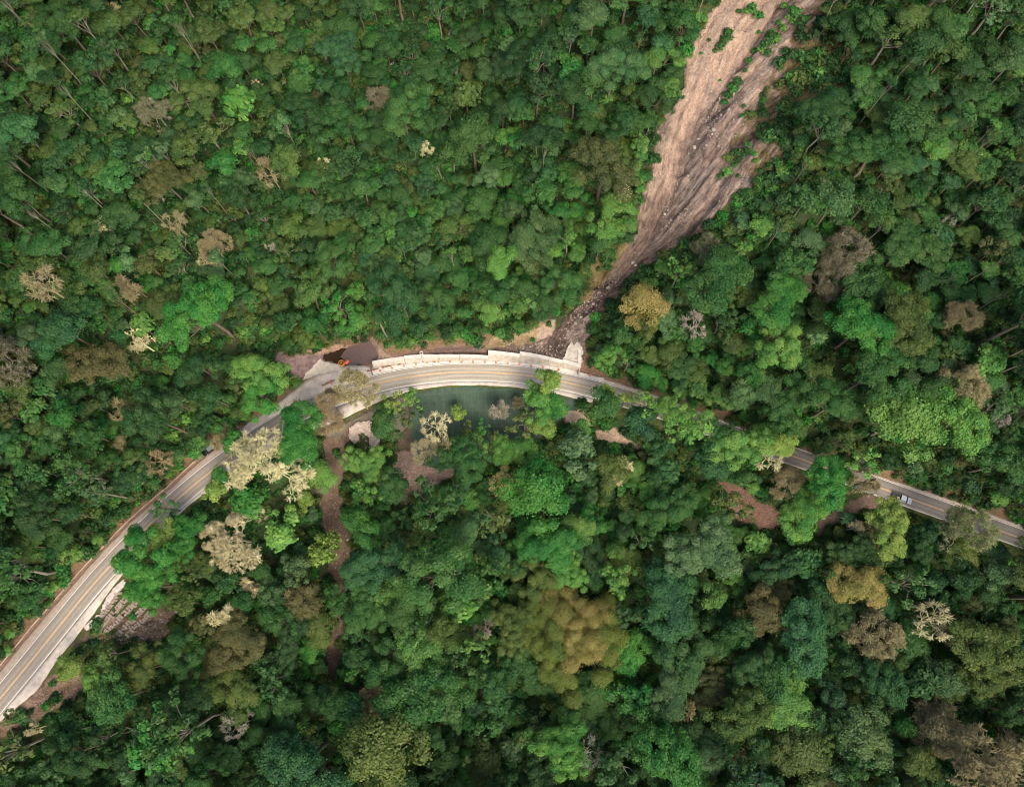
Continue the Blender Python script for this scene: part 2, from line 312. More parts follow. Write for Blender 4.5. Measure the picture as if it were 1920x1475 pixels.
# ------------------------------------------------------------------ materials
def leaf_material(name, instancer=False, trans=0.28):
    m = bpy.data.materials.new(name); m.use_nodes = True; nt = m.node_tree; nt.nodes.clear(); L = nt.links.new
    out = nt.nodes.new('ShaderNodeOutputMaterial')
    if instancer:
        at = nt.nodes.new('ShaderNodeAttribute'); at.attribute_type = 'INSTANCER'; at.attribute_name = 'tint'; src = at.outputs['Color']
    else:
        oi = nt.nodes.new('ShaderNodeObjectInfo'); src = oi.outputs['Color']
    to = nt.nodes.new('ShaderNodeAttribute'); to.attribute_name = 'tone'
    mr = nt.nodes.new('ShaderNodeMapRange'); mr.inputs[3].default_value = 0.42; mr.inputs[4].default_value = 1.55; L(to.outputs['Fac'], mr.inputs[0])
    sc = nt.nodes.new('ShaderNodeVectorMath'); sc.operation = 'SCALE'; L(src, sc.inputs[0]); L(mr.outputs[0], sc.inputs['Scale'])
    hu = nt.nodes.new('ShaderNodeHueSaturation'); mh = nt.nodes.new('ShaderNodeMapRange'); mh.inputs[3].default_value = 0.528; mh.inputs[4].default_value = 0.474
    lo = nt.nodes.new('ShaderNodeAttribute'); lo.attribute_name = 'limb'; L(lo.outputs['Fac'], mh.inputs[0]); L(mh.outputs[0], hu.inputs['Hue']); L(sc.outputs[0], hu.inputs['Color'])
    df = nt.nodes.new('ShaderNodeBsdfDiffuse'); L(hu.outputs[0], df.inputs['Color'])
    tr = nt.nodes.new('ShaderNodeBsdfTranslucent'); L(hu.outputs[0], tr.inputs['Color'])
    mx = nt.nodes.new('ShaderNodeMixShader'); mx.inputs[0].default_value = trans; L(df.outputs[0], mx.inputs[1]); L(tr.outputs[0], mx.inputs[2])
    gl = nt.nodes.new('ShaderNodeBsdfGlossy'); gl.inputs['Roughness'].default_value = 0.55; gl.inputs['Color'].default_value = (1, 1, 1, 1)
    m2 = nt.nodes.new('ShaderNodeMixShader'); m2.inputs[0].default_value = 0.012; L(mx.outputs[0], m2.inputs[1]); L(gl.outputs[0], m2.inputs[2])
    L(m2.outputs[0], out.inputs['Surface']); return m
M_leaf = leaf_material('leaf'); M_leafi = leaf_material('leaf_scattered', True)
M_bark = simple('pale_bark', (0.19, 0.165, 0.12), 0.9, noise=0.35, nscale=1.5)
M_barkd = simple('brown_bark', (0.13, 0.10, 0.07), 0.9, noise=0.35, nscale=1.5)
def tinted_bark(name, instancer=False):
    m, nt, b = mat(name); b.inputs['Roughness'].default_value = 0.9; b.inputs['Specular IOR Level'].default_value = 0.1
    oi = nt.nodes.new('ShaderNodeObjectInfo'); n = nt.nodes.new('ShaderNodeTexNoise'); n.inputs['Scale'].default_value = 0.9; tc = nt.nodes.new('ShaderNodeTexCoord'); nt.links.new(tc.outputs['Object'], n.inputs['Vector'])
    mr = nt.nodes.new('ShaderNodeMapRange'); mr.inputs[1].default_value = 0.3; mr.inputs[2].default_value = 0.7; mr.inputs[3].default_value = 0.7; mr.inputs[4].default_value = 1.25; nt.links.new(n.outputs['Fac'], mr.inputs[0])
    s = nt.nodes.new('ShaderNodeVectorMath'); s.operation = 'SCALE'; nt.links.new(oi.outputs['Color'], s.inputs[0]); nt.links.new(mr.outputs[0], s.inputs['Scale']); nt.links.new(s.outputs[0], b.inputs['Base Color']); return m
M_twig = tinted_bark('tinted_bark')

# ground
def ground_material():
    m, nt, b = mat('ground'); L = nt.links.new; b.inputs['Roughness'].default_value = 0.95; b.inputs['Specular IOR Level'].default_value = 0.1
    at = nt.nodes.new('ShaderNodeAttribute'); at.attribute_name = 'soil'; tc = nt.nodes.new('ShaderNodeTexCoord')
    n1 = nt.nodes.new('ShaderNodeTexNoise'); n1.inputs['Scale'].default_value = 1.6; n1.inputs['Detail'].default_value = 10; n1.inputs['Roughness'].default_value = 0.7; L(tc.outputs['Object'], n1.inputs['Vector'])
    v = nt.nodes.new('ShaderNodeTexVoronoi'); v.inputs['Scale'].default_value = 1.3; L(tc.outputs['Object'], v.inputs['Vector'])
    mr = nt.nodes.new('ShaderNodeMapRange'); mr.inputs[1].default_value = 0.3; mr.inputs[2].default_value = 0.72; mr.inputs[3].default_value = 0.62; mr.inputs[4].default_value = 1.4; L(n1.outputs['Fac'], mr.inputs[0])
    s = nt.nodes.new('ShaderNodeVectorMath'); s.operation = 'SCALE'; L(at.outputs['Color'], s.inputs[0]); L(mr.outputs[0], s.inputs['Scale']); L(s.outputs[0], b.inputs['Base Color'])
    ad = nt.nodes.new('ShaderNodeMath'); ad.operation = 'MULTIPLY_ADD'; ad.inputs[1].default_value = 0.5; L(v.outputs['Distance'], ad.inputs[0]); L(n1.outputs['Fac'], ad.inputs[2])
    fa = nt.nodes.new('ShaderNodeAttribute'); fa.attribute_name = 'flow'; sx = nt.nodes.new('ShaderNodeSeparateXYZ'); L(fa.outputs['Vector'], sx.inputs[0])
    fs = nt.nodes.new('ShaderNodeTexNoise'); fs.inputs['Scale'].default_value = 1.0; fs.inputs['Detail'].default_value = 9; fs.inputs['Roughness'].default_value = 0.72; fs.inputs['Distortion'].default_value = 0.5; fm = nt.nodes.new('ShaderNodeMapping'); fm.inputs['Scale'].default_value = (0.95, 0.24, 0); L(fa.outputs['Vector'], fm.inputs['Vector']); L(fm.outputs[0], fs.inputs['Vector'])
    fr = nt.nodes.new('ShaderNodeMapRange'); fr.inputs[1].default_value = 0.36; fr.inputs[2].default_value = 0.60; fr.inputs[3].default_value = 0.50; fr.inputs[4].default_value = 1.38; L(fs.outputs['Fac'], fr.inputs[0])
    one = nt.nodes.new('ShaderNodeMix'); one.inputs[2].default_value = 1.0; L(sx.outputs[2], one.inputs[0]); L(fr.outputs[0], one.inputs[3])
    mm = nt.nodes.new('ShaderNodeMath'); mm.operation = 'MULTIPLY'; L(one.outputs[0], mm.inputs[0]); L(mr.outputs[0], mm.inputs[1]); L(mm.outputs[0], s.inputs['Scale'])
    fz = nt.nodes.new('ShaderNodeMath'); fz.operation = 'MULTIPLY'; L(fs.outputs['Fac'], fz.inputs[0]); L(sx.outputs[2], fz.inputs[1]); fz2 = nt.nodes.new('ShaderNodeMath'); fz2.operation = 'MULTIPLY_ADD'; fz2.inputs[1].default_value = 3.0; L(fz.outputs[0], fz2.inputs[0]); L(ad.outputs[0], fz2.inputs[2])
    bp = nt.nodes.new('ShaderNodeBump'); bp.inputs['Strength'].default_value = 0.9; bp.inputs['Distance'].default_value = 0.5; L(fz2.outputs[0], bp.inputs['Height']); L(bp.outputs[0], b.inputs['Normal']); return m
ny, nx = GX.shape; idx = np.arange(nx * ny).reshape(ny, nx)
F = np.stack([idx[:-1, :-1], idx[:-1, 1:], idx[1:, 1:], idx[1:, :-1]], -1).reshape(-1, 4)
gm = np_mesh('ground', np.stack([GX, GY, HG], -1).reshape(-1, 3), F, [ground_material()], smooth=True)
ca = gm.color_attributes.new('soil', 'FLOAT_COLOR', 'POINT'); ca.data.foreach_set('color', np.concatenate([np.clip(Cc, 0.005, 0.6), np.ones(GX.shape + (1,))], -1).astype(np.float32).ravel())
fl = gm.attributes.new('flow', 'FLOAT_VECTOR', 'POINT'); fl.data.foreach_set('vector', np.stack([cr + wob, chs, slide * (0.45 + 0.55 * np.maximum(left, lowm))], -1).astype(np.float32).ravel())
tag(add('ground', gm), kind='structure')

# ------------------------------------------------------------------ road and its strips
def strip(name, s, d0, d1, dz, m, kind='structure', n=2, skirt=0.0, parent=None):
    s = np.asarray(s, float); d0 = np.broadcast_to(d0, s.shape); d1 = np.broadcast_to(d1, s.shape); k = n + 1
    V = []; U = []
    for j in range(k):
        dd = d0 + (d1 - d0) * j / n; x, y = road_pt(s, dd); V.append(np.stack([x, y, zroad(x) + dz], 1)); U.append(np.stack([s, dd], 1))
    V = np.stack(V, 1); U = np.stack(U, 1); N = len(s); id_ = np.arange(N * k).reshape(N, k)
    F = np.stack([id_[:-1, :-1], id_[:-1, 1:], id_[1:, 1:], id_[1:, :-1]], -1).reshape(-1, 4)
    Vf = V.reshape(-1, 3); Uf = U.reshape(-1, 2)
    if skirt:
        for e in (0, k - 1):
            b = len(Vf); low = V[:, e].copy(); low[:, 2] -= skirt; Vf = np.vstack([Vf, low]); Uf = np.vstack([Uf, U[:, e]])
            q = np.arange(N - 1); F = np.vstack([F, np.stack([id_[q, e], id_[q + 1, e], b + q + 1, b + q], 1)])
    me = np_mesh(name, Vf, F, [m]); a = me.attributes.new('sd', 'FLOAT2', 'POINT'); a.data.foreach_set('vector', Uf.astype(np.float32).ravel())
    bmf = bmesh.new(); bmf.from_mesh(me); bmesh.ops.recalc_face_normals(bmf, faces=bmf.faces)
    if sum(f.normal.z for f in bmf.faces) < 0: bmesh.ops.reverse_faces(bmf, faces=bmf.faces)
    bmf.to_mesh(me); bmf.free()
    o = add(name, me, parent); tag(o, kind=kind) if kind else None; return o
def asphalt_material():
    m, nt, b = mat('asphalt'); L = nt.links.new; b.inputs['Roughness'].default_value = 0.85
    at = nt.nodes.new('ShaderNodeAttribute'); at.attribute_name = 'sd'; sx = nt.nodes.new('ShaderNodeSeparateXYZ'); L(at.outputs['Vector'], sx.inputs[0])
    tc = nt.nodes.new('ShaderNodeTexCoord'); n = nt.nodes.new('ShaderNodeTexNoise'); n.inputs['Scale'].default_value = 1.2; n.inputs['Detail'].default_value = 8; L(tc.outputs['Object'], n.inputs['Vector'])
    # stretched streaks along the lanes
    cb = nt.nodes.new('ShaderNodeCombineXYZ'); m1 = nt.nodes.new('ShaderNodeMath'); m1.operation = 'MULTIPLY'; m1.inputs[1].default_value = 0.045; L(sx.outputs[0], m1.inputs[0]); L(m1.outputs[0], cb.inputs[0]); L(sx.outputs[1], cb.inputs[1])
    n2_ = nt.nodes.new('ShaderNodeTexNoise'); n2_.inputs['Scale'].default_value = 1.3; n2_.inputs['Detail'].default_value = 5; L(cb.outputs[0], n2_.inputs['Vector'])
    # wheel tracks: dark bands either side of each lane centre
    ab = nt.nodes.new('ShaderNodeMath'); ab.operation = 'ABSOLUTE'; L(sx.outputs[1], ab.inputs[0])
    w = nt.nodes.new('ShaderNodeMath'); w.operation = 'MULTIPLY_ADD'; w.inputs[1].default_value = 4.2; w.inputs[2].default_value = 0.6; L(ab.outputs[0], w.inputs[0]); co = nt.nodes.new('ShaderNodeMath'); co.operation = 'COSINE'; L(w.outputs[0], co.inputs[0])
    # dust laid over the bend below the landslide
    ds = nt.nodes.new('ShaderNodeMapRange'); ds.interpolation_type = 'SMOOTHSTEP'; ds.inputs[1].default_value = float(_ws[0]) - 45; ds.inputs[2].default_value = float(_ws[0]) + 5; L(sx.outputs[0], ds.inputs[0])
    de = nt.nodes.new('ShaderNodeMapRange'); de.interpolation_type = 'SMOOTHSTEP'; de.inputs[1].default_value = float(_ws[-1]) - 5; de.inputs[2].default_value = float(_ws[-1]) + 35; de.inputs[3].default_value = 1; de.inputs[4].default_value = 0; L(sx.outputs[0], de.inputs[0])
    dm = nt.nodes.new('ShaderNodeMath'); dm.operation = 'MULTIPLY'; L(ds.outputs[0], dm.inputs[0]); L(de.outputs[0], dm.inputs[1])
    nd = nt.nodes.new('ShaderNodeMath'); nd.operation = 'MULTIPLY'; L(dm.outputs[0], nd.inputs[0]); rr = nt.nodes.new('ShaderNodeMapRange'); rr.inputs[1].default_value = 0.25; rr.inputs[2].default_value = 0.65; rr.inputs[3].default_value = 0.25; L(n2_.outputs['Fac'], rr.inputs[0]); L(rr.outputs[0], nd.inputs[1])
    # pale at the left, fresher and darker towards the right end
    lr = nt.nodes.new('ShaderNodeMapRange'); lr.inputs[1].default_value = float(_ws[-1]); lr.inputs[2].default_value = float(_ws[-1]) + 60; L(sx.outputs[0], lr.inputs[0])
    c0 = nt.nodes.new('ShaderNodeMix'); c0.data_type = 'RGBA'; c0.inputs[6].default_value = (0.235, 0.205, 0.165, 1); c0.inputs[7].default_value = (0.20, 0.175, 0.145, 1); L(lr.outputs[0], c0.inputs[0])
    c1 = nt.nodes.new('ShaderNodeMix'); c1.data_type = 'RGBA'; c1.inputs[7].default_value = (0.34, 0.30, 0.23, 1); L(nd.outputs[0], c1.inputs[0]); L(c0.outputs[2], c1.inputs[6])
    k = nt.nodes.new('ShaderNodeMath'); k.operation = 'MULTIPLY_ADD'; k.inputs[1].default_value = 0.10; k.inputs[2].default_value = 0.6; L(co.outputs[0], k.inputs[0])
    k2 = nt.nodes.new('ShaderNodeMath'); k2.operation = 'MULTIPLY_ADD'; k2.inputs[1].default_value = 0.45; L(n.outputs['Fac'], k2.inputs[0]); L(k.outputs[0], k2.inputs[2])
    k3 = nt.nodes.new('ShaderNodeMath'); k3.operation = 'MULTIPLY_ADD'; k3.inputs[1].default_value = 0.35; L(n2_.outputs['Fac'], k3.inputs[0]); L(k2.outputs[0], k3.inputs[2])
    s = nt.nodes.new('ShaderNodeVectorMath'); s.operation = 'SCALE'; L(c1.outputs[2], s.inputs[0]); L(k3.outputs[0], s.inputs['Scale']); L(s.outputs[0], b.inputs['Base Color']); return m
M_asph = asphalt_material()
M_conc = simple('dusty_concrete', (0.45, 0.39, 0.325), 0.85, noise=0.3, nscale=0.45)
M_wallc = simple('wall_concrete', (0.42, 0.37, 0.30), 0.85, noise=0.3, nscale=0.9)
M_copc = simple('coping_concrete', (0.52, 0.475, 0.41), 0.8, noise=0.2, nscale=0.6)
M_shot = simple('rough_concrete', (0.42, 0.37, 0.30), 0.9, noise=0.2, nscale=0.8, bump=0.3)
M_white = simple('white_paint', (0.66, 0.62, 0.56), 0.6, noise=0.35, nscale=3)
M_yell = simple('yellow_paint', (0.56, 0.35, 0.16), 0.6, noise=0.35, nscale=3)
M_pinkd = simple('dirt_shoulder', (0.28, 0.225, 0.175), 0.9, noise=0.2, nscale=0.9)
s_all = np.arange(0, CS[-1], 1.5)
strip('road', s_all, -3.3, 3.3, 0.03, M_asph, n=6, skirt=0.3)
W = 2.95
strip('edge_line', s_all, W, W + 0.22, 0.036, M_white, n=1); strip('edge_line', s_all, -W - 0.22, -W, 0.036, M_white, n=1)
strip('centre_line', s_all, 0.06, 0.24, 0.036, M_yell, n=1); strip('centre_line', s_all, -0.24, -0.06, 0.036, M_yell, n=1)
# downslope concrete shoulder: outer edge traced
SHL = [(-60,1418),(0,1352),(30,1326),(66,1298),(102,1243),(135,1203),(153,1180),(178,1146),(206,1107),(229,1077),(300,1002),(345,955),(385,924),(440,882),(490,850),(540,826),(592,804),(642,785),(692,762),(730,744),(780,731),(830,724),(880,722),(955,725),(1055,741),(1087,749),(1112,754)]
_s, _d = px_sd(SHL); sL = np.arange(0, _s[-1], 1.0); dL = np.interp(sL, _s, _d) + 0.22 * fbm(sL / 3, sL * 0, 3)
dL = np.minimum(dL, -3.7)
strip('shoulder', sL, dL, -3.31, 0.10, M_conc, n=3, skirt=0.9)
# upslope shoulder: dirt in the left, dusty concrete towards the wall
SHU = [(-60,1320),(0,1256),(62,1180),(118,1116),(185,1041),(242,982),(315,919),(390,852),(430,821)]
_s, _d = px_sd(SHU); sU = np.arange(0, _s[-1] + 2, 1.0); dU = np.interp(sU, _s, _d) + 0.35 * fbm(sU / 3 + 9, sU * 0, 3)
strip('shoulder', sU, 3.31, np.maximum(dU, 3.7), 0.01, M_pinkd, n=3, skirt=0.4)
SHU2 = [(428,822),(465,792),(500,772),(527,751),(557,726),(575,712),(600,700),(637,687),(670,684),(697,688)]
_s, _d = px_sd(SHU2); sU = np.arange(_s[0], _s[-1], 0.8); dU = np.interp(sU, _s, _d) + 0.3 * fbm(sU / 2, sU * 0 + 4, 3)
strip('shoulder', sU, 3.31, np.maximum(dU, 3.7), 0.02, M_conc, n=4, skirt=0.6)
sW = np.arange(_ws[0], _ws[-1] + 9, 1.0)
strip('gutter', sW, 3.31, np.interp(sW, _ws, _wd) - 0.02, 0.045, M_copc, n=2)
# dirt verge on the right half
_sr = np.arange(_ws[-1] + 2, CS[-1], 1.0)
_to = np.interp(_sr, toe_s, toe_d)
strip('verge', _sr, 3.31, np.maximum(3.5, np.minimum(_to, 4.6) + 0.3 * fbm(_sr / 3, _sr * 0, 3)), 0.015, simple('gravel_verge', (0.40, 0.33, 0.26), 0.9, noise=0.25, nscale=1.2), n=2, skirt=0.3)
# narrow lined drain along the left bank
_s, _d = px_sd([(0,1250),(62,1174),(118,1110),(185,1036),(242,977),(315,914),(390,846)]); sD = np.arange(_s[0], _s[-1], 1.0); dD = np.interp(sD, _s, _d) + 0.25
strip('drain_channel', sD, dD, dD + 0.3, 0.16, simple('drain_concrete', (0.34, 0.26, 0.19), 0.9, noise=0.4, nscale=0.5), n=1, skirt=0.4)

# ------------------------------------------------------------------ draped sheets
def drape(name, poly_px, off, m, thick=0.4, res=0.35, kind='structure', rough=0.0, ws=None):
    P = gw(poly_px) if ws is None else ws
    x0, y0 = P.min(0) - 1; x1, y1 = P.max(0) + 1
    ax = np.arange(x0, x1, res); ay = np.arange(y0, y1, res); AX, AY = np.meshgrid(ax, ay)
    jx_ = AX + rough * fbm(AX / 2, AY / 2, 3); jy_ = AY + rough * fbm(AX / 2 + 30, AY / 2, 3)
    ins = inpoly(jx_, jy_, [tuple(p) for p in P])
    cell = ins[:-1, :-1] & ins[1:, :-1] & ins[:-1, 1:] & ins[1:, 1:]
    Z = hq(AX, AY) + off + (rough * 0.3 * fbm(AX / 1.3, AY / 1.3, 3) if rough else 0)
    ny_, nx_ = AX.shape; id_ = np.arange(nx_ * ny_).reshape(ny_, nx_); c = np.argwhere(cell)
    bm = bmesh.new(); vt = {}
    def gv(i, j):
        if (i, j) not in vt: vt[(i, j)] = bm.verts.new((AX[i, j], AY[i, j], Z[i, j]))
        return vt[(i, j)]
    for i, j in c: bm.faces.new((gv(i, j), gv(i, j + 1), gv(i + 1, j + 1), gv(i + 1, j)))
    be = [e for e in bm.edges if len(e.link_faces) == 1]
    r = bmesh.ops.extrude_edge_only(bm, edges=be)
    for v in r['geom']:
        if isinstance(v, bmesh.types.BMVert): v.co.z -= thick
    bmesh.ops.recalc_face_normals(bm, faces=bm.faces)
    if sum(f.normal.z * f.calc_area() for f in bm.faces) < 0: bmesh.ops.reverse_faces(bm, faces=bm.faces)
    me = bpy.data.meshes.new(name); bm.to_mesh(me); bm.free(); me.materials.append(m); o = add(name, me)
    if kind: o['kind'] = kind
    return o
def net_material(name, col, line, period=2.4):
    m, nt, b = mat(name); L = nt.links.new; b.inputs['Roughness'].default_value = 0.7
    tc = nt.nodes.new('ShaderNodeTexCoord'); mp = nt.nodes.new('ShaderNodeMapping'); mp.inputs['Rotation'].default_value = (0, 0, R_(-4)); L(tc.outputs['Object'], mp.inputs['Vector'])
    sx = nt.nodes.new('ShaderNodeSeparateXYZ'); L(mp.outputs[0], sx.inputs[0])
    n = nt.nodes.new('ShaderNodeTexNoise'); n.inputs['Scale'].default_value = 0.6; n.inputs['Detail'].default_value = 9; n.inputs['Roughness'].default_value = 0.7; L(tc.outputs['Object'], n.inputs['Vector'])
    def linemask(ax, per):
        a = nt.nodes.new('ShaderNodeMath'); a.operation = 'MULTIPLY_ADD'; a.inputs[1].default_value = 0.5; L(n.outputs['Fac'], a.inputs[0]); L(sx.outputs[ax], a.inputs[2])
        q = nt.nodes.new('ShaderNodeMath'); q.operation = 'PINGPONG'; q.inputs[1].default_value = per / 2; L(a.outputs[0], q.inputs[0])
        r = nt.nodes.new('ShaderNodeMapRange'); r.inputs[1].default_value = 0.05; r.inputs[2].default_value = 0.22; r.inputs[3].default_value = 1; r.inputs[4].default_value = 0; L(q.outputs[0], r.inputs[0]); return r.outputs[0]
    mx = nt.nodes.new('ShaderNodeMath'); mx.operation = 'MAXIMUM'; L(linemask(0, period), mx.inputs[0]); L(linemask(1, period * 2.3), mx.inputs[1])
    k = nt.nodes.new('ShaderNodeMath'); k.operation = 'MULTIPLY'; k.inputs[1].default_value = 0.30; L(mx.outputs[0], k.inputs[0])
    cr = nt.nodes.new('ShaderNodeMapRange'); cr.inputs[1].default_value = 0.3; cr.inputs[2].default_value = 0.7; cr.inputs[3].default_value = 0.6; cr.inputs[4].default_value = 1.4; L(n.outputs['Fac'], cr.inputs[0])
    s = nt.nodes.new('ShaderNodeVectorMath'); s.operation = 'SCALE'; s.inputs[0].default_value = col; L(cr.outputs[0], s.inputs['Scale'])
    c = nt.nodes.new('ShaderNodeMix'); c.data_type = 'RGBA'; c.inputs[7].default_value = (*line, 1); L(k.outputs[0], c.inputs[0]); L(s.outputs[0], c.inputs[6]); L(c.outputs[2], b.inputs['Base Color']); return m
NET = [(772,737),(800,731),(830,727),(880,724.5),(955,727.5),(1000,733),(1056,743),(1089,751),(1091,768),(1060,772),(1040,800),(980,850),(900,880),(820,880),(780,870),(768,800)]
o = drape('slope_netting', NET, 0.22, net_material('green_netting', (0.019, 0.047, 0.024), (0.055, 0.10, 0.055)), kind=None, thick=0.3)
tag(o, 'dark green geotextile netting pinned over the slope below the road bend', 'netting')
o = drape('slope_netting', [(600,818),(650,792),(698,768),(735,750),(768,738),(766,800),(745,820),(715,790),(660,800),(640,822)], 0.2, net_material('brown_netting', (0.075, 0.060, 0.038), (0.11, 0.09, 0.055), 1.3), kind=None, thick=0.3)
tag(o, 'dark brown netting on the bank left of the green netting', 'netting')
o = drape('concrete_ramp', [(600,672),(622,680),(640,684),(640,694),(605,702),(566,714),(572,700),(585,688)], 0.3, M_shot, rough=0.4)
o['kind'] = 'structure'
o = drape('rock_slab', [(656,800),(672,792),(700,786),(714,790),(716,820),(712,850),(700,846),(684,812),(676,812),(680,828),(664,836),(655,818)], 1.2, simple('pink_rock', (0.34, 0.27, 0.22), 0.9, noise=0.35, nscale=1.0, bump=0.7), kind=None, thick=2.5, rough=1.6)
tag(o, 'cracked pale pink slab of rock on the brown bank below the road', 'rock')
# spread of rough concrete inside the wing wall
o = drape('concrete_apron', [(1055,676),(1058,660),(1066,648),(1072,640),(1077,650),(1082,642),(1092,648),(1097,660),(1092,672),(1089,692),(1070,684)], 0.7, M_shot, thick=1.5, rough=0.9, kind=None)
tag(o, 'rough sprayed concrete fan between wall end and landslide stream', 'concrete apron')
# bottom left: slab terrace, rows of stone blocks
o = drape('terrace_slab', [(157,1176),(191,1146),(204,1112),(231,1084),(244,1092),(223,1119),(213,1133),(190,1159),(166,1184)], 0.55, simple('grey_slab', (0.42, 0.37, 0.32), 0.9, noise=0.2, nscale=1), kind=None, thick=2, rough=0.5)
tag(o, 'narrow grey concrete slab on the bank beside the lower left road', 'concrete slab')

# pond
M_water, nt, b = mat('muddy_water'); b.inputs['Base Color'].default_value = (0.035, 0.022, 0.014, 1); b.inputs['Roughness'].default_value = 0.08
nn = nt.nodes.new('ShaderNodeTexNoise'); nn.inputs['Scale'].default_value = 1.5; bb = nt.nodes.new('ShaderNodeBump'); bb.inputs['Strength'].default_value = 0.15; nt.links.new(nn.outputs['Fac'], bb.inputs['Height']); nt.links.new(bb.outputs[0], b.inputs['Normal'])
def flat(name, pts, dz, m, jag=0.0):
    x, y = pix_plane([p[0] for p in pts], [p[1] for p in pts], dz); bm = bmesh.new(); P = np.stack([x, y], 1); Q = []
    for i in range(len(P)):
        a, c = P[i], P[(i + 1) % len(P)]; n = max(1, int(np.hypot(*(c - a)) / 0.8))
        for k in range(n):
            q = a + (c - a) * k / n; Q.append(q + jag * np.array([fbm(q[0] / 1.5, q[1] / 1.5, 2), fbm(q[0] / 1.5 + 9, q[1] / 1.5, 2)]))
    f = bm.faces.new([bm.verts.new((float(q[0]), float(q[1]), float(zroad(q[0]) + dz))) for q in Q])
    if f.normal.z < 0: f.normal_flip()
    bmesh.ops.triangulate(bm, faces=bm.faces[:]); me = bpy.data.meshes.new(name); bm.to_mesh(me); bm.free(); me.materials.append(m); return add(name, me)
tag(flat('water', [(600,664),(642,650),(668,644),(692,630),(706,648),(710,672),(690,684),(660,686),(628,682),(600,676)], -0.55, M_water), kind='structure')
tag(flat('mud_flat', [(650,652),(668,646),(691,632),(705,648),(709,671),(692,682),(662,685),(645,681),(640,668)], -0.50, simple('wet_mud', (0.120, 0.082, 0.072), 0.5, noise=0.15, nscale=1.2), 0.6), kind='structure')

# ------------------------------------------------------------------ concrete retaining wall
wall = empty('retaining_wall', (0, 0, 0)); tag(wall, 'long pale stepped concrete retaining wall along the inside of the road bend', 'retaining wall')
SEG = [((697,677),(757,668),1.5),((757,666.5),(790,664.5),2.0),((790,664),(823,664.5),2.3),((823,664.2),(861,664.4),2.5),((861,664),(915,666),2.6),((915,656),(975,663),3.9),((975,658.3),(1030,668.5),3.8),((1030,668.8),(1056,674.8),3.2),((1056,672.5),(1089,682.5),3.3)]
for i, (a, c, hh) in enumerate(SEG):
    sa, da = px_sd([a], hh); sc_, dc = px_sd([c], hh); b0 = np.interp(sa, _ws, _wd)[0]; b1 = np.interp(sc_, _ws, _wd)[0]
    n = 6; bm = bmesh.new(); rows = []
    for k in range(n + 1):
        t = k / n; s = (sa[0] + 0.03) + (sc_[0] - sa[0] - 0.06) * t; db = da[0] + (dc[0] - da[0]) * t; df = b0 + (b1 - b0) * t; cw = 1.15
        dtop = db - cw; prof = []; steps = 5
        for q in range(steps):
            z = hh * 0.93 * q / steps; dd = df + (dtop - 0.15 - df) * q / steps
            prof += [(dd, z - (0.3 if q == 0 else 0)), (dd + (dtop - 0.15 - df) / steps * 0.55, z + hh * 0.93 / steps)]
        prof += [(dtop - 0.15, hh * 0.93), (dtop - 0.15, hh * 0.93 - 0.02), (db - 0.1, hh * 0.93 - 0.02), (db - 0.1, -1.0)]
        ring = []
        for dd, z in prof:
            x, y = road_pt(s, dd); ring.append(bm.verts.new((float(x), float(y), float(zroad(x) + z))))
        rows.append(ring)
    for k in range(n):
        for q in range(len(rows[0]) - 1): bm.faces.new((rows[k][q], rows[k][q + 1], rows[k + 1][q + 1], rows[k + 1][q]))
    bm.faces.new(rows[0]); bm.faces.new(rows[-1][::-1])
    bm_obj('wall_segment', bm, M_wallc, wall)
    bm = bmesh.new(); rows = []
    for k in range(n + 1):
        t = k / n; s = sa[0] + 0.05 + (sc_[0] - sa[0] - 0.10) * t; db = da[0] + (dc[0] - da[0]) * t; ring = []
        for dd, z in ((db - 1.2, hh * 0.93 - 0.25), (db - 1.2, hh), (db, hh), (db, hh * 0.93 - 0.25)):
            x, y = road_pt(s, dd); ring.append(bm.verts.new((float(x), float(y), float(zroad(x) + z))))
        rows.append(ring)
    for k in range(n):
        for q in range(4): bm.faces.new((rows[k][q], rows[k][(q + 1) % 4], rows[k + 1][(q + 1) % 4], rows[k + 1][q]))
    bm.faces.new(rows[0]); bm.faces.new(rows[-1][::-1]); bm_obj('coping', bm, M_copc, wall)
def wall_px(name, quad, dz, depth, m, parent, lab=None):
    x, y = pix_plane([p[0] for p in quad], [p[1] for p in quad], dz); bm = bmesh.new()
    top = [bm.verts.new((float(a), float(c), float(zroad(a) + dz))) for a, c in zip(x, y)]; bot = [bm.verts.new((v.co.x, v.co.y, v.co.z - depth)) for v in top]
    bm.faces.new(top); bm.faces.new(bot[::-1]); n = len(top)
    for i in range(n): bm.faces.new((top[i], bot[i], bot[(i + 1) % n], top[(i + 1) % n]))
    return bm_obj(name, bm, m, parent)
wall_px('wing_wall', [(1084,652),(1090,653),(1090,684),(1083.6,681)], 3.32, 5.0, M_copc, wall)
wall_px('end_face', [(1089.6,684),(1086,700),(1084.5,699),(1087.5,684.5)], 2.6, 4, M_wallc, wall)

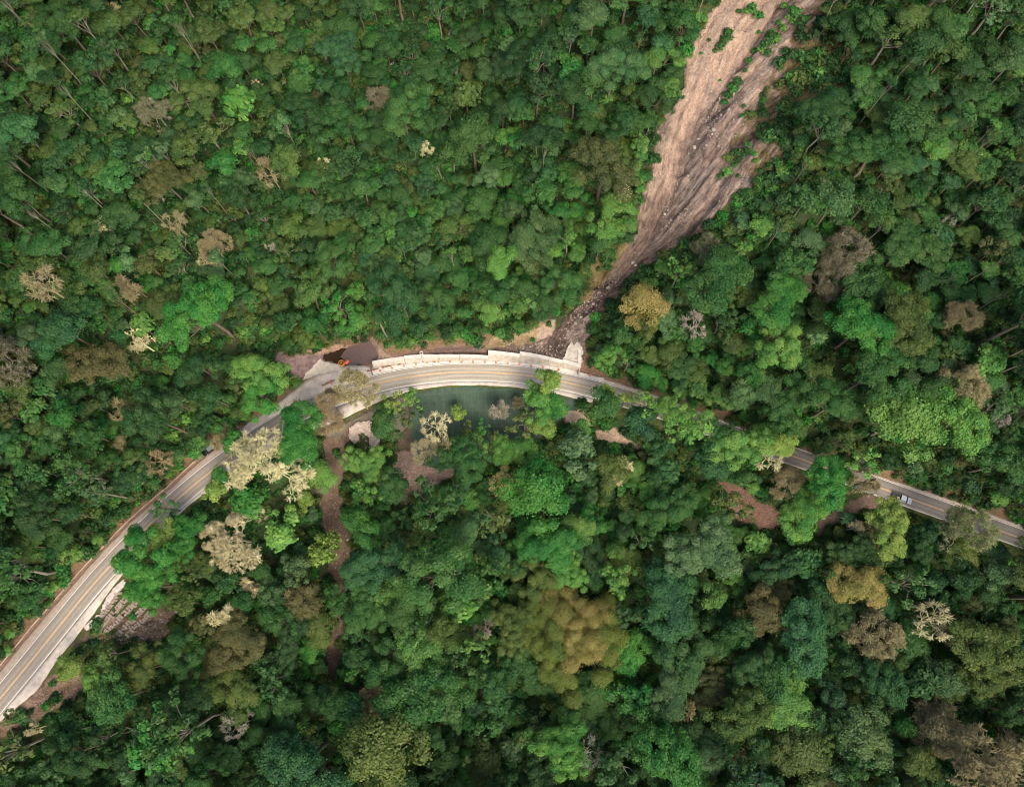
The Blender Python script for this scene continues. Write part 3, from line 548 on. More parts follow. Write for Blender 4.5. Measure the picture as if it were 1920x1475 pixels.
# gabion rows (bottom left)
M_gab = simple('stone_blocks', (0.30, 0.235, 0.185), 0.95, noise=0.35, nscale=1.4, bump=0.25)
ROWS = [((172,1176),(226,1106)),((184,1182),(246,1112)),((200,1184),(262,1122)),((222,1190),(274,1136)),((238,1192),(286,1146))]
for ri, (a, c) in enumerate(ROWS):
    P = gw([a, c]); L_ = float(np.hypot(*(P[1] - P[0]))); ang = math.atan2(P[1][1] - P[0][1], P[1][0] - P[0][0]); nb = int(L_ / 0.85); bm = bmesh.new(); za = float(hq(*P[0])); zb = float(hq(*P[1]))
    for k in range(nb):
        t = (k + 0.5) / nb; x, y = P[0] + (P[1] - P[0]) * t; g = 0.5 * (za + zb) + 0.6 - 0.0 * t
        for w_ in (-0.55, 0.0, 0.55):
            if random.random() < .15: continue
            Mx = Matrix.Translation((float(x), float(y), max(float(hq(x, y)) + 0.35, g - 0.5) + random.uniform(-0.2, 0.2))) @ Matrix.Rotation(ang + random.uniform(-.2, .2), 4, 'Z') @ Matrix.Rotation(random.uniform(-.2, .2), 4, 'X')
            box_bm(bm, -0.40, 0.40, w_ - 0.26, w_ + 0.26, -1.2, 0.35, Mx)
    o = bm_obj('stone_terrace', bm, M_gab, bevel=0.08)
    tag(o, 'row of tan stone blocks stepping down the bank, ' + ['nearest the road', 'second from the road', 'third from the road', 'fourth from the road', 'farthest from the road'][ri], 'stone terrace', 'stone block terraces by the lower left road')

# ------------------------------------------------------------------ small roadside things
M_or = simple('orange_plastic', (0.80, 0.17, 0.04), 0.5); M_ored = simple('faded_orange_net', (0.36, 0.17, 0.10), 0.8, noise=0.3, nscale=2); M_blk = simple('black_rubber', (0.02, 0.02, 0.02), 0.7)
M_steel = simple('galvanised_steel', (0.62, 0.60, 0.57), 0.4, 0.5)
def lathe(bm, prof, n=12, M=None):
    rings = []
    for r, z in prof: rings.append([bm.verts.new((r * math.cos(2 * math.pi * k / n), r * math.sin(2 * math.pi * k / n), z)) for k in range(n)])
    for a, c in zip(rings[:-1], rings[1:]):
        for k in range(n): bm.faces.new((a[k], a[(k + 1) % n], c[(k + 1) % n], c[k]))
    bm.faces.new(rings[0][::-1]); bm.faces.new(rings[-1])
    if M is not None: bmesh.ops.transform(bm, matrix=M, verts=[v for r in rings for v in r])
POSTS = [(551,751),(620,717),(711,690),(734,685),(756,681),(779,679.5),(801,678),(822,677.5),(844,677.5),(865,677.5),(887,677.5),(909,678),(930,679),(952,681),(974,683),(996,685),(1019,687.5),(1048,692),(1085,698.5),(1106,702)]
postsrc = None
for i, (px, py) in enumerate(POSTS):
    x, y = pix_plane(px, py, 0.5); x = float(x); y = float(y); s, d = sd_road(np.array([x]), np.array([y])); d = min(float(d[0]), 4.2) if 700 < px < 1090 else float(d[0]); x, y = [float(v) for v in road_pt(s[0], d)]
    if postsrc is None:
        root = empty('delineator_post')
        bm = bmesh.new(); lathe(bm, [(0.30, 0), (0.30, 0.06), (0.16, 0.10), (0.13, 1.0), (0.11, 1.08)]); bm_obj('post', bm, M_or, root, smooth=True)
        bm = bmesh.new(); lathe(bm, [(0.155, 0.62), (0.155, 0.78)]); bm_obj('reflective_band', bm, M_white, root)
        bm = bmesh.new(); lathe(bm, [(0.36, 0), (0.34, 0.05), (0.3, 0.05)]); bm_obj('base', bm, M_blk, root); postsrc = root
    else:
        root = postsrc.copy(); COL.objects.link(root)
        for ch in postsrc.children: c = ch.copy(); COL.objects.link(c); c.parent = root
    root.location = (x, y, float(zroad(x)) + 0.05)
    ordn = ['first', 'second', 'third', 'fourth', 'fifth', 'sixth', 'seventh', 'eighth', 'ninth', 'tenth', 'eleventh', 'twelfth', 'thirteenth', 'fourteenth', 'fifteenth', 'sixteenth', 'seventeenth', 'eighteenth', 'nineteenth', 'last'][i]
    tag(root, f'orange plastic delineator post beside the retaining wall gutter, {ordn} counting from the left', 'traffic post', 'orange posts along the inside of the bend')
NETS = [((688,697),(700,694)),((700,694),(710,691)),((716,690),(733,686)),((746,684.5),(752,683)),((763,681),(772,679.6)),((787,679.2),(798,679.2)),((811,679),(817,679)),((604,724),(628,713))]
for i, (a, c) in enumerate(NETS):
    xa, ya = pix_plane(*a, 0.3); xb, yb = pix_plane(*c, 0.3); d_ = Vector((float(xb - xa), float(yb - ya), 0)); L_ = d_.length; bm = bmesh.new(); n = max(3, int(L_ / 0.4))
    vs = []
    for k in range(n + 1):
        p = Vector((float(xa), float(ya), 0)) + d_ * (k / n); nn_ = Vector((-d_.y, d_.x, 0)).normalized() * 0.12 * math.sin(k * 1.7); z = float(zroad(p.x)) + 0.06
        hgt = 0.5 + 0.12 * math.sin(k * 2.3 + i); vs.append([bm.verts.new((p + nn_ * q * 2 + Vector((0, 0, z + hgt * q)) + Vector((-d_.y, d_.x, 0)).normalized() * 0.25 * q)) for q in (0, 0.5, 1)])
    for k in range(n):
        for q in range(2): bm.faces.new((vs[k][q], vs[k + 1][q], vs[k + 1][q + 1], vs[k][q + 1]))
    r = bmesh.ops.solidify(bm, geom=bm.faces[:], thickness=0.05)
    o = bm_obj('barrier_netting', bm, M_ored)
    tag(o, 'faded orange barrier netting strip on the gutter, ' + ['first', 'second', 'third', 'fourth', 'fifth', 'sixth', 'seventh', 'shoulder one'][i] + (' from the left of the wall' if i < 7 else ' left of the wall'), 'netting', 'orange barrier netting along the gutter')
# orange drum frame by the pond, pipe by the wall, red cloth
x, y = [float(v) for v in pix_plane(640, 680, 1.0)]; dr = empty('site_drum', (x, y, float(zroad(x)) + 0.1))
tag(dr, 'round orange open drum with spoked rim by the brown pond', 'drum')
bm = bmesh.new(); n = 20
for r0, r1, z0, z1 in ((0.86, 0.98, 0.0, 1.1),):
    rr = [[bm.verts.new((r * math.cos(2 * math.pi * k / n), r * math.sin(2 * math.pi * k / n), z)) for k in range(n)] for r, z in ((r1, z0), (r1, z1), (r0, z1), (r0, z0))]
    for j in range(4):
        for k in range(n): bm.faces.new((rr[j][k], rr[j][(k + 1) % n], rr[(j + 1) % 4][(k + 1) % n], rr[(j + 1) % 4][k]))
bm_obj('rim', bm, simple('orange_steel', (0.62, 0.26, 0.04), 0.5), dr)
bm = bmesh.new()
for k in range(3): box_bm(bm, -0.9, 0.9, -0.05, 0.05, 0.9, 1.0 + 0.01 * k, Matrix.Rotation(k * math.pi / 3, 4, 'Z'))
lathe(bm, [(0.3, 0.88), (0.3, 1.06)]); bm_obj('spokes', bm, simple('orange_spokes', (0.5, 0.2, 0.05), 0.5), dr)
bm = bmesh.new(); lathe(bm, [(0.85, 0.02), (0.85, 0.2)], 20); bm_obj('drum_floor', bm, M_blk, dr)
x, y = [float(v) for v in pix_plane(650, 678, 0.6)]; bm = bmesh.new(); bmesh.ops.create_icosphere(bm, subdivisions=3, radius=0.7)
for v in bm.verts: v.co += Vector((0.25 * math.sin(v.co.y * 5), 0.2 * math.sin(v.co.z * 6 + 1), 0)) * v.co.length; v.co.z = v.co.z * 0.5 + 0.3
tag(bm_obj('tarp_bundle', bm, simple('red_tarp', (0.75, 0.16, 0.10), 0.6), None, (x, y, float(zroad(x)) + 0.02)), 'small crumpled red tarp bundle right of the orange drum', 'tarp')
x, y = [float(v) for v in pix_plane(789.5, 660, 2.9)]; bm = bmesh.new(); n = 16
rr = [[bm.verts.new((r * math.cos(2 * math.pi * k / n), r * math.sin(2 * math.pi * k / n), z)) for k in range(n)] for r, z in ((0.62, 0), (0.62, 1.2), (0.42, 1.2), (0.42, 0))]
for j in range(4):
    for k in range(n): bm.faces.new((rr[j][k], rr[j][(k + 1) % n], rr[(j + 1) % 4][(k + 1) % n], rr[(j + 1) % 4][k]))
tag(bm_obj('concrete_pipe', bm, M_copc, None, (x, y, float(hq(x, y)) - 0.1)), 'short upright white pipe ring behind the wall', 'pipe')
# guardrail
xa, ya = pix_plane(1102, 705, 0.7); xb, yb = pix_plane(1141, 709.5, 0.7); gr = empty('guardrail', (float(xa), float(ya), float(zroad(xa))))
tag(gr, 'short pale steel guardrail on the verge right of the wall end', 'guardrail'); d_ = Vector((float(xb - xa), float(yb - ya), float(zroad(xb) - zroad(xa)))); L_ = d_.length; gr.rotation_euler = (0, 0, math.atan2(d_.y, d_.x))
bm = bmesh.new(); prof = [(0.0, 0.42), (0.09, 0.47), (0.09, 0.54), (0.02, 0.58), (0.09, 0.62), (0.09, 0.69), (0, 0.74)]; vs = [[bm.verts.new((xx, yy, zz + 0.02)) for yy, zz in prof] for xx in (0, L_)]
for k in range(len(prof) - 1): bm.faces.new((vs[0][k], vs[1][k], vs[1][k + 1], vs[0][k + 1]))
bmesh.ops.solidify(bm, geom=bm.faces[:], thickness=0.08); bm_obj('beam', bm, M_copc, gr)
for k in range(5):
    bm = bmesh.new(); xx = L_ * (k + 0.3) / 4.6; box_bm(bm, xx - 0.06, xx + 0.06, 0.1, 0.24, -0.3, 0.75); bm_obj('post', bm, M_steel, gr)

# ------------------------------------------------------------------ vehicles
def glassm(name): return simple(name, (0.015, 0.018, 0.02), 0.08, spec=0.6)
M_glass = glassm('dark_glass'); M_lamp = simple('lamp_lens', (0.75, 0.72, 0.66), 0.15); M_tail = simple('tail_lens', (0.35, 0.02, 0.02), 0.2)
def loft(bm, secs):
    rings = [[bm.verts.new(p) for p in s] for s in secs]; n = len(rings[0])
    for a, c in zip(rings[:-1], rings[1:]):
        for k in range(n): bm.faces.new((a[k], a[(k + 1) % n], c[(k + 1) % n], c[k]))
    bm.faces.new(rings[0][::-1]); bm.faces.new(rings[-1])
def sec(x, w, z0, z1, r=0.12):
    return [(x, -w, z0), (x, -w, z1 - r), (x, -w + r, z1), (x, w - r, z1), (x, w, z1 - r), (x, w, z0)]
def wheels(root, xs, w, r=0.40):
    for xx in xs:
        for sy in (-1, 1):
            bm = bmesh.new(); M = Matrix.Translation((xx, sy * (w - 0.12), r)) @ Matrix.Rotation(math.pi / 2, 4, 'X'); lathe(bm, [(r - 0.05, -0.14), (r, -0.10), (r, 0.10), (r - 0.05, 0.14)], 20, M); t = bm_obj('wheel', bm, M_blk, root)
            bm = bmesh.new(); lathe(bm, [(r * 0.55, -0.155), (r * 0.6, 0.155)], 14, M); bm_obj('rim', bm, M_steel, t)
def pickup(root, body, k=1.0):
    w = 1.0
    bm = bmesh.new(); loft(bm, [sec(-3.05, w * .92, .5, 1.0), sec(-3.0, w, .42, 1.08), sec(-1.05, w, .40, 1.10), sec(-0.9, w, .40, 1.12), sec(1.35, w, .40, 1.12), sec(1.6, w * .99, .40, 1.12), sec(2.6, w * .95, .42, 1.02), sec(2.85, w * .84, .48, .92)])
    bm_obj('body', bm, body, root)
    bm = bmesh.new(); loft(bm, [[(x, -ww, zz), (x, -ww * .98, zz2), (x, ww * .98, zz2), (x, ww, zz)] for x, ww, zz, zz2 in ((-1.0, .93, 1.10, 1.14), (-0.75, .88, 1.10, 1.72), (0.7, .86, 1.10, 1.74), (1.5, .9, 1.10, 1.14))]); bm_obj('windows', bm, M_glass, root)
    bm = bmesh.new(); loft(bm, [[(x, -ww, zz), (x, -ww + .06, zz + .07), (x, ww - .06, zz + .07), (x, ww, zz)] for x, ww, zz in ((-0.85, .80, 1.70), (-0.7, .84, 1.725), (0.55, .82, 1.74), (0.72, .76, 1.70))]); bm_obj('roof', bm, body, root)
    for sy in (-1, 1):
        for xx in (-0.82, -0.05, 0.9):
            bm = bmesh.new(); t = 0.09 * (xx > 0.5); box_bm(bm, xx - .05, xx + .05, sy * .93 - .03, sy * .93 + .03, 1.1, 1.55 - (0.25 if xx > .5 else 0)); bm_obj('pillar', bm, body, root)
        bm = bmesh.new(); box_bm(bm, 1.15, 1.35, sy * 1.08 - .1, sy * 1.08 + .1, 1.1, 1.28); bm_obj('mirror', bm, M_blk, root, bevel=0.03)
        bm = bmesh.new(); box_bm(bm, 2.66, 2.84, sy * .68 - .16, sy * .68 + .16, .72, .93); bm_obj('headlight', bm, M_lamp, root, bevel=0.03)
        bm = bmesh.new(); box_bm(bm, -3.07, -2.98, sy * .86 - .1, sy * .86 + .1, .62, .98); bm_obj('tail_light', bm, M_tail, root)
    bm = bmesh.new(); box_bm(bm, -2.88, -1.12, -.82, .82, 1.085, 1.115); b_ = bm_obj('load_bed', bm, M_blk, root)
    bm = bmesh.new(); box_bm(bm, -2.98, -2.88, -.95, .95, 1.05, 1.2); box_bm(bm, -2.88, -1.1, -.98, -.86, 1.06, 1.2); box_bm(bm, -2.88, -1.1, .86, .98, 1.06, 1.2); bm_obj('bed_rails', bm, simple('dark_trim', (0.035, 0.04, 0.045), .5), root)
    bm = bmesh.new(); box_bm(bm, -2.05, -1.25, -.7, -.1, 1.12, 1.34); bm_obj('cargo', bm, simple('cargo_cloth', (0.45, 0.30, 0.24), .8), b_, bevel=.06)
    bm = bmesh.new(); box_bm(bm, 2.8, 2.95, -.85, .85, .42, .66); bm_obj('bumper', bm, M_blk, root, bevel=.04); wheels(root, (-2.0, 1.85), w, .42)
def place_vehicle(root, px, py, face, zoff=0.04):
    x, y = pix_plane(px, py, 0.8); s, d = sd_road(np.array([float(x)]), np.array([float(y)])); i = int(np.clip(s[0], 1, len(CS) - 2)); a = math.atan2(_T[i][1], _T[i][0]) + (0 if face > 0 else math.pi)
    root.location = (float(x), float(y), float(zroad(x)) + zoff); root.rotation_euler = (0, math.atan(0.04) * math.cos(a), a)
pk = empty('pickup_truck'); tag(pk, 'silver pickup truck with dark load bed driving on the right end of the road', 'pickup truck')
pickup(pk, simple('silver_paint', (0.42, 0.45, 0.46), 0.3, 0.35)); pk.scale = (1.07, 1.1, 1.05); place_vehicle(pk, 1692, 934, 1)
suv = empty('parked_car'); tag(suv, 'black car standing on the left shoulder under yellow green foliage', 'car')
M_bl = simple('black_paint', (0.008, 0.009, 0.011), 0.22, spec=0.6); w = .93
bm = bmesh.new(); loft(bm, [sec(-2.25, w * .9, .5, 1.0), sec(-2.15, w, .4, 1.08), sec(1.0, w, .38, 1.08), sec(1.9, w * .95, .4, 1.0), sec(2.2, w * .82, .45, .9)]); bm_obj('body', bm, M_bl, suv)
bm = bmesh.new(); loft(bm, [[(x, -ww, 1.05), (x, -ww * .86, z2), (x, ww * .86, z2), (x, ww, 1.05)] for x, ww, z2 in ((-2.1, .86, 1.08), (-1.85, .86, 1.6), (0.3, .85, 1.66), (1.1, .88, 1.08))]); bm_obj('windows', bm, M_glass, suv)
bm = bmesh.new(); loft(bm, [[(x, -ww, zz), (x, -ww + .06, zz + .06), (x, ww - .06, zz + .06), (x, ww, zz)] for x, ww, zz in ((-1.95, .68, 1.58), (-1.7, .72, 1.61), (0.2, .70, 1.65), (0.36, .64, 1.62))]); bm_obj('roof', bm, simple('grey_roof_panel', (0.16, 0.17, 0.18), .3), suv)
bm = bmesh.new(); box_bm(bm, 0.98, 1.06, -.9, .9, 1.06, 1.12); bm_obj('wiper_cowl', bm, M_steel, suv)
for sy in (-1, 1):
    bm = bmesh.new(); box_bm(bm, .75, .95, sy * 1.0 - .1, sy * 1.0 + .1, 1.02, 1.2); bm_obj('mirror', bm, M_bl, suv, bevel=.03)
    bm = bmesh.new(); box_bm(bm, 2.04, 2.2, sy * .62 - .14, sy * .62 + .14, .68, .86); bm_obj('headlight', bm, M_lamp, suv, bevel=.03)
    bm = bmesh.new(); loft(bm, [[(x, sy * .70 - .03, z), (x, sy * .70 - .03, z + .05), (x, sy * .70 + .03, z + .05), (x, sy * .70 + .03, z)] for x, z in ((-1.8, 1.66), (.1, 1.7))]); bm_obj('roof_rail', bm, M_steel, suv)
wheels(suv, (-1.4, 1.35), w, .37); suv.scale = (1.08,) * 3; place_vehicle(suv, 392, 843, -1)

# ------------------------------------------------------------------ foliage builders
def quads(C, N, size, aspect, r):
    """leaf-sized quads at C facing N"""
    n = len(C); a = r.normal(size=(n, 3)); u = np.cross(N, a); u /= np.linalg.norm(u, axis=1)[:, None] + 1e-9; v = np.cross(N, u)
    su = (size * aspect / 2)[:, None]; sv = (size / 2)[:, None]
    tip = C + u * su; tail = C - u * su; l = C + v * sv + N * sv * 0.25; q = C - v * sv + N * sv * 0.25
    return np.stack([tip, l, tail, q], 1).reshape(-1, 3)
def crown_lobes(r, R, Hc, z0, nl, lobe, irr=0.22, umbrella=0.0):
    ph = r.random(4) * 6.28; amp = r.random(3) * irr
    u = r.random(nl); th = (np.arange(nl) * 2.39996 + r.normal(size=nl) * 0.35); rr = np.sqrt((np.arange(nl) + 0.5) / nl) * (0.92 + 0.12 * r.normal(size=nl))
    rad = R * (1 + amp[0] * np.sin(th + ph[0]) + amp[1] * np.sin(2 * th + ph[1]) + amp[2] * np.sin(3 * th + ph[2])); lr = lobe * R * (0.65 + 0.7 * r.random(nl))
    x = rr * (rad - lr * 0.7) * np.cos(th); y = rr * (rad - lr * 0.7) * np.sin(th)
    z = z0 + Hc * np.sqrt(np.clip(1 - (np.minimum(rr, 0.99)) ** 2, 0, 1)) * (0.5 + 0.6 * r.random(nl)) * (1 - umbrella) + umbrella * Hc * (0.6 + 0.35 * r.random(nl))
    if nl > 16:
        ok = np.ones(nl, bool)
        for q in range(2):
            a = r.random() * 6.28; g = R * (.45 + .4 * r.random()); ok &= np.hypot(x - g * math.cos(a), y - g * math.sin(a)) > R * .24
        x, y, z, lr = x[ok], y[ok], z[ok], lr[ok]
    return np.stack([x, y, z], 1), lr
def leaves(r, LC, lr, leaf, cover, aspect=1.5, up=0.45, flat=0.75):
    area = 2.6 * math.pi * lr ** 2; cnt = np.maximum(8, (area * cover / (0.55 * leaf * leaf * aspect)).astype(int)); k = np.repeat(np.arange(len(LC)), cnt); n = len(k)
    d = r.normal(size=(n, 3)); d /= np.linalg.norm(d, axis=1)[:, None]; d[:, 2] = np.where(d[:, 2] < -0.25, -d[:, 2], d[:, 2])
    # sub-clumps: pull the directions towards a few bud directions so that the surface breaks up
    nb = 9; B = r.normal(size=(len(LC), nb, 3)); B /= np.linalg.norm(B, axis=2)[:, :, None]; B[:, :, 2] = np.abs(B[:, :, 2]) * 0.9 - 0.1; bi = r.integers(0, nb, n)
    d = d * 0.55 + B[k, bi] * 0.62; ln = np.linalg.norm(d, axis=1)[:, None]; dn = d / ln
    rad = lr[k] * (0.80 + 0.24 * r.random(n) ** 0.6) * (0.8 + 0.25 * ln[:, 0])
    rad = rad * np.where(r.random(n) < .10, 1.12 + .33 * r.random(n), 1)
    C = LC[k] + dn * rad[:, None] * np.array([1, 1, flat])
    N = dn + r.normal(size=(n, 3)) * 0.42 + np.array([0, 0, up * .6]); N /= np.linalg.norm(N, axis=1)[:, None]
    sz = leaf * (0.6 + 0.8 * r.random(n)); lt = r.random(len(LC)); bt = r.random((len(LC), nb))
    tone = np.clip(0.30 * lt[k] + 0.30 * bt[k, bi] + 0.40 * r.random(n), 0, 1)
    return quads(C, N, sz, aspect, r), (tone, lt[k] * .7 + bt[k, bi] * .3)
def limb_segs(r, LC, z0, H, tr, lean=(0, 0), nmain=6, frac=1.0):
    P0, P1, A, B = [], [], [], []
    def ln(a, b, ra, rb): P0.append(a); P1.append(b); A.append(ra); B.append(rb)
    base = np.array([0, 0, -1.5]); fork = np.array([lean[0] * 0.5, lean[1] * 0.5, z0 * 0.72]); mid = (base + fork) / 2 + r.normal(size=3) * [0.3, 0.3, 0]
    ln(base, mid, tr * 1.25, tr); ln(mid, fork, tr, tr * 0.8)
    sel = LC[: max(4, int(len(LC) * frac))] if frac < 1 else LC
    ang = np.arctan2(sel[:, 1], sel[:, 0]); sect = ((ang + math.pi) / (2 * math.pi) * nmain).astype(int) % nmain
    for s in range(nmain):
        g = sel[sect == s]
        if not len(g): continue
        c = g.mean(0); hub = fork + (c - fork) * 0.5 + r.normal(size=3) * 0.3; ln(fork, hub, tr * 0.55, tr * 0.35)
        for p in g:
            m = hub + (p - hub) * 0.5 + r.normal(size=3) * 0.25; ln(hub, m, tr * 0.28, tr * 0.18); ln(m, p, tr * 0.18, tr * 0.06)
    return np.array(P0), np.array(P1), np.array(A), np.array(B)
def bare_segs(r, R, H, levels=5, k=(2, 3), tr=0.35, twig=0.05, fan=6, spread=1.0, fork=0.42, gnarl=0.25):
    P0, P1, A, B = [], [], [], []
    top = np.array([r.normal() * 0.4, r.normal() * 0.4, H * fork]); P0.append([0, 0, -1.5]); P1.append(top); A.append(tr * 1.2); B.append(tr * 0.8)
    n0 = 5; th = np.arange(n0) * 6.283 / n0 + r.normal(size=n0) * 0.3; el = R_(30) + r.random(n0) * R_(30)
    pos = np.repeat(top[None], n0, 0); dr_ = np.stack([np.cos(th) * np.cos(el), np.sin(th) * np.cos(el), np.sin(el)], 1); L = np.full(n0, R * 0.36); rad = np.full(n0, tr * 0.55)
    for lv in range(levels):
        m = pos + dr_ * L[:, None] * 0.5; d2 = dr_ + r.normal(size=dr_.shape) * gnarl; d2 /= np.linalg.norm(d2, axis=1)[:, None]; e = m + d2 * L[:, None] * 0.5
        for a, b_, ra, rb in ((pos, m, rad, rad * 0.85), (m, e, rad * 0.85, rad * 0.65)):
            P0 += list(a); P1 += list(b_); A += list(ra); B += list(rb)
        kk = r.integers(k[0], k[1] + 1, len(e)); q = np.repeat(np.arange(len(e)), kk); nd = d2[q] + r.normal(size=(len(q), 3)) * 0.55 * spread
        out = e[q] - top; out[:, 2] *= 0.2; out /= np.linalg.norm(out, axis=1)[:, None] + 1e-6; nd = nd + out * 0.15 + np.array([0, 0, 0.12]); nd /= np.linalg.norm(nd, axis=1)[:, None]
        pos = e[q]; dr_ = nd; L = L[q] * (0.66 + 0.2 * r.random(len(q))); rad = np.maximum(rad[q] * 0.62, twig)
    q = np.repeat(np.arange(len(pos)), fan); nd = dr_[q] + r.normal(size=(len(q), 3)) * 0.6; nd /= np.linalg.norm(nd, axis=1)[:, None]; e = pos[q] + nd * (0.5 + 0.7 * r.random(len(q)))[:, None]
    P0 += list(pos[q]); P1 += list(e); A += [twig] * len(q); B += [twig * 0.6] * len(q)
    return np.array(P0), np.array(P1), np.array(A), np.array(B), e
def finish(name, V, tone, mats=None):
    limb = tone[1] if isinstance(tone, tuple) else np.full(len(tone), .5); tone = tone[0] if isinstance(tone, tuple) else tone
    F = np.arange(len(V)).reshape(-1, 4); me = np_mesh(name, V, F, [M_leaf]); a = me.attributes.new('tone', 'FLOAT', 'FACE'); a.data.foreach_set('value', tone.astype(np.float32)); a = me.attributes.new('limb', 'FLOAT', 'FACE'); a.data.foreach_set('value', limb.astype(np.float32)); return me
class Proto: pass
def leafy(seed, R, H, hc=0.55, nl=26, lobe=0.30, leaf=0.36, cover=1.1, irr=0.22, umb=0.0, aspect=1.5, tr=0.3, bark=None, up=0.45, vis=1.0):
    r = np.random.default_rng(seed); z0 = H - R * hc; LC, lr = crown_lobes(r, R, R * hc, z0, nl, lobe, irr, umb); V, t = leaves(r, LC, lr, leaf, cover, aspect, up)
    p = Proto(); p.R = R; p.H = H; p.crown = finish('crown', V, t); a, b_, c, d = limb_segs(r, LC, z0, H, tr); TV, TF = segs_mesh(a, b_, c, d, 5); p.trunk = np_mesh('trunk', TV, TF, [bark or M_barkd]); return p
def barep(seed, R, H, **k):
    lf = k.pop('leaf', 0); lc = k.pop('ln', 3); r = np.random.default_rng(seed); a, b_, c, d, tips = bare_segs(r, R, H, **k); p = Proto(); ext = np.hypot(tips[:, 0], tips[:, 1]); s = R / np.percentile(ext, 96)
    a[:, :2] *= s; b_[:, :2] *= s; tips = tips.copy(); tips[:, :2] *= s; top = np.percentile(tips[:, 2], 97); sz = H / top; a[:, 2] = np.where(a[:, 2] > 0, a[:, 2] * sz, a[:, 2]); b_[:, 2] *= sz; tips[:, 2] *= sz
    TV, TF = segs_mesh(a, b_, c, d, 3 if len(a) > 900 else 4); p.R = R; p.H = H; p.trunk = np_mesh('trunk', TV, TF, [M_twig]); p.crown = None
    if lf:
        k_ = np.repeat(np.arange(len(tips)), lc); C = tips[k_] + r.normal(size=(len(k_), 3)) * 0.28; N = r.normal(size=C.shape) + [0, 0, 0.6]; N /= np.linalg.norm(N, axis=1)[:, None]
        p.crown = finish('crown', quads(C, N, lf * (0.6 + 0.8 * r.random(len(C))), 1.6, r), np.clip(0.2 + 0.7 * r.random(len(C)), 0, 1))
    return p
PR = {'small': [], 'medium': [], 'large': [], 'coarse': [], 'sparse': [], 'slender': [], 'bare': [], 'feathery': [], 'tuft': []}
for i in range(4): PR['small'].append(leafy(100 + i, 2.8, 8.5, nl=12 + 2 * i, lobe=0.40, leaf=[0.23, 0.32, 0.22, 0.38][i], cover=1.0, irr=0.45, tr=0.16))
for i in range(7): PR['medium'].append(leafy(200 + i, 4.6, 13, hc=[.55, .7, .5, .6, .8, .45, .6][i], nl=[22, 30, 18, 34, 24, 28, 40][i], lobe=[.34, .28, .38, .25, .32, .3, .22][i], leaf=[.25, .23, .33, .24, .28, .22, .30][i], cover=1.0, irr=.45, tr=0.24))
for i in range(6): PR['large'].append(leafy(300 + i, 7.6, 19, hc=[.5, .6, .42, .65, .55, .5][i], nl=[46, 60, 40, 70, 52, 80][i], lobe=[.24, .20, .27, .18, .22, .17][i], leaf=[.28, .25, .34, .26, .31, .25][i], cover=1.05, irr=.45, tr=0.4))
for i in range(3): PR['coarse'].append(leafy(400 + i, 4.8, 12, hc=.5, nl=30, lobe=.26, leaf=[.72, .62, .85][i], cover=1.1, irr=.3, aspect=1.25, up=0.9))
for i in range(4): PR['sparse'].append(leafy(500 + i, 4.4, 14, hc=.6, nl=20 + 4 * i, lobe=.17, leaf=.36, cover=.85, irr=.35, tr=0.26, bark=M_bark))
for i in range(4): PR['slender'].append(leafy(600 + i, 2.3, 18 + i, hc=.9, nl=9 + i, lobe=.36, leaf=.34, cover=.75, irr=.4, tr=0.17, bark=M_bark))
for i in range(3): PR['bare'].append(barep(700 + i, 3.6, 13, levels=5, k=(2, 2), fan=4, twig=.055, tr=.26, gnarl=.4))
for i in range(2): PR['feathery'].append(barep(720 + i, 7.0, 17, levels=5, k=(2, 4), fan=5, twig=.05, tr=.36, leaf=.20, ln=1))
PR['cream'] = [barep(741, 8.0, 15, levels=5, k=(3, 3), fan=5, twig=.07, tr=.4, gnarl=.35, fork=.4), barep(740, 9.0, 14, levels=5, k=(3, 4), fan=3, twig=.085, tr=.5, gnarl=.3, fork=.35)]
PR['tuft'].append(barep(750, 4.6, 13, levels=4, k=(3, 3), fan=3, twig=.06, tr=.3, leaf=.62, ln=1, fork=.6))
PR['gnarled'] = [barep(760, 3.2, 10, levels=5, k=(2, 3), fan=2, twig=.07, tr=.3, gnarl=.5)]
r = np.random.default_rng(990); LC, lr = crown_lobes(r, 22, 10, 12, 190, .125, .10); p = Proto(); p.R = 22; p.H = 24
qx = LC[:, 0] + .35 * LC[:, 1] + r.normal(size=len(LC)) * 2.2; m1 = (qx > -5) & (LC[:, 0] - .2 * LC[:, 1] < 14 + r.normal(size=len(LC)) * 2)
V, T_ = leaves(r, LC[~m1], lr[~m1] * 1.15, .30, 1.0); p.crown = finish('crown', V, T_); V, T_ = leaves(r, LC[m1], lr[m1] * 1.05, .26, .95); p.bloom = finish('blossom_crown', V, T_)
a, b_, c, d = limb_segs(r, LC, 11, 24, .8, nmain=9); TV, TF = segs_mesh(a, b_, c, d, 5); p.trunk = np_mesh('trunk', TV, TF, [M_bark]); PR['giant'] = [p]
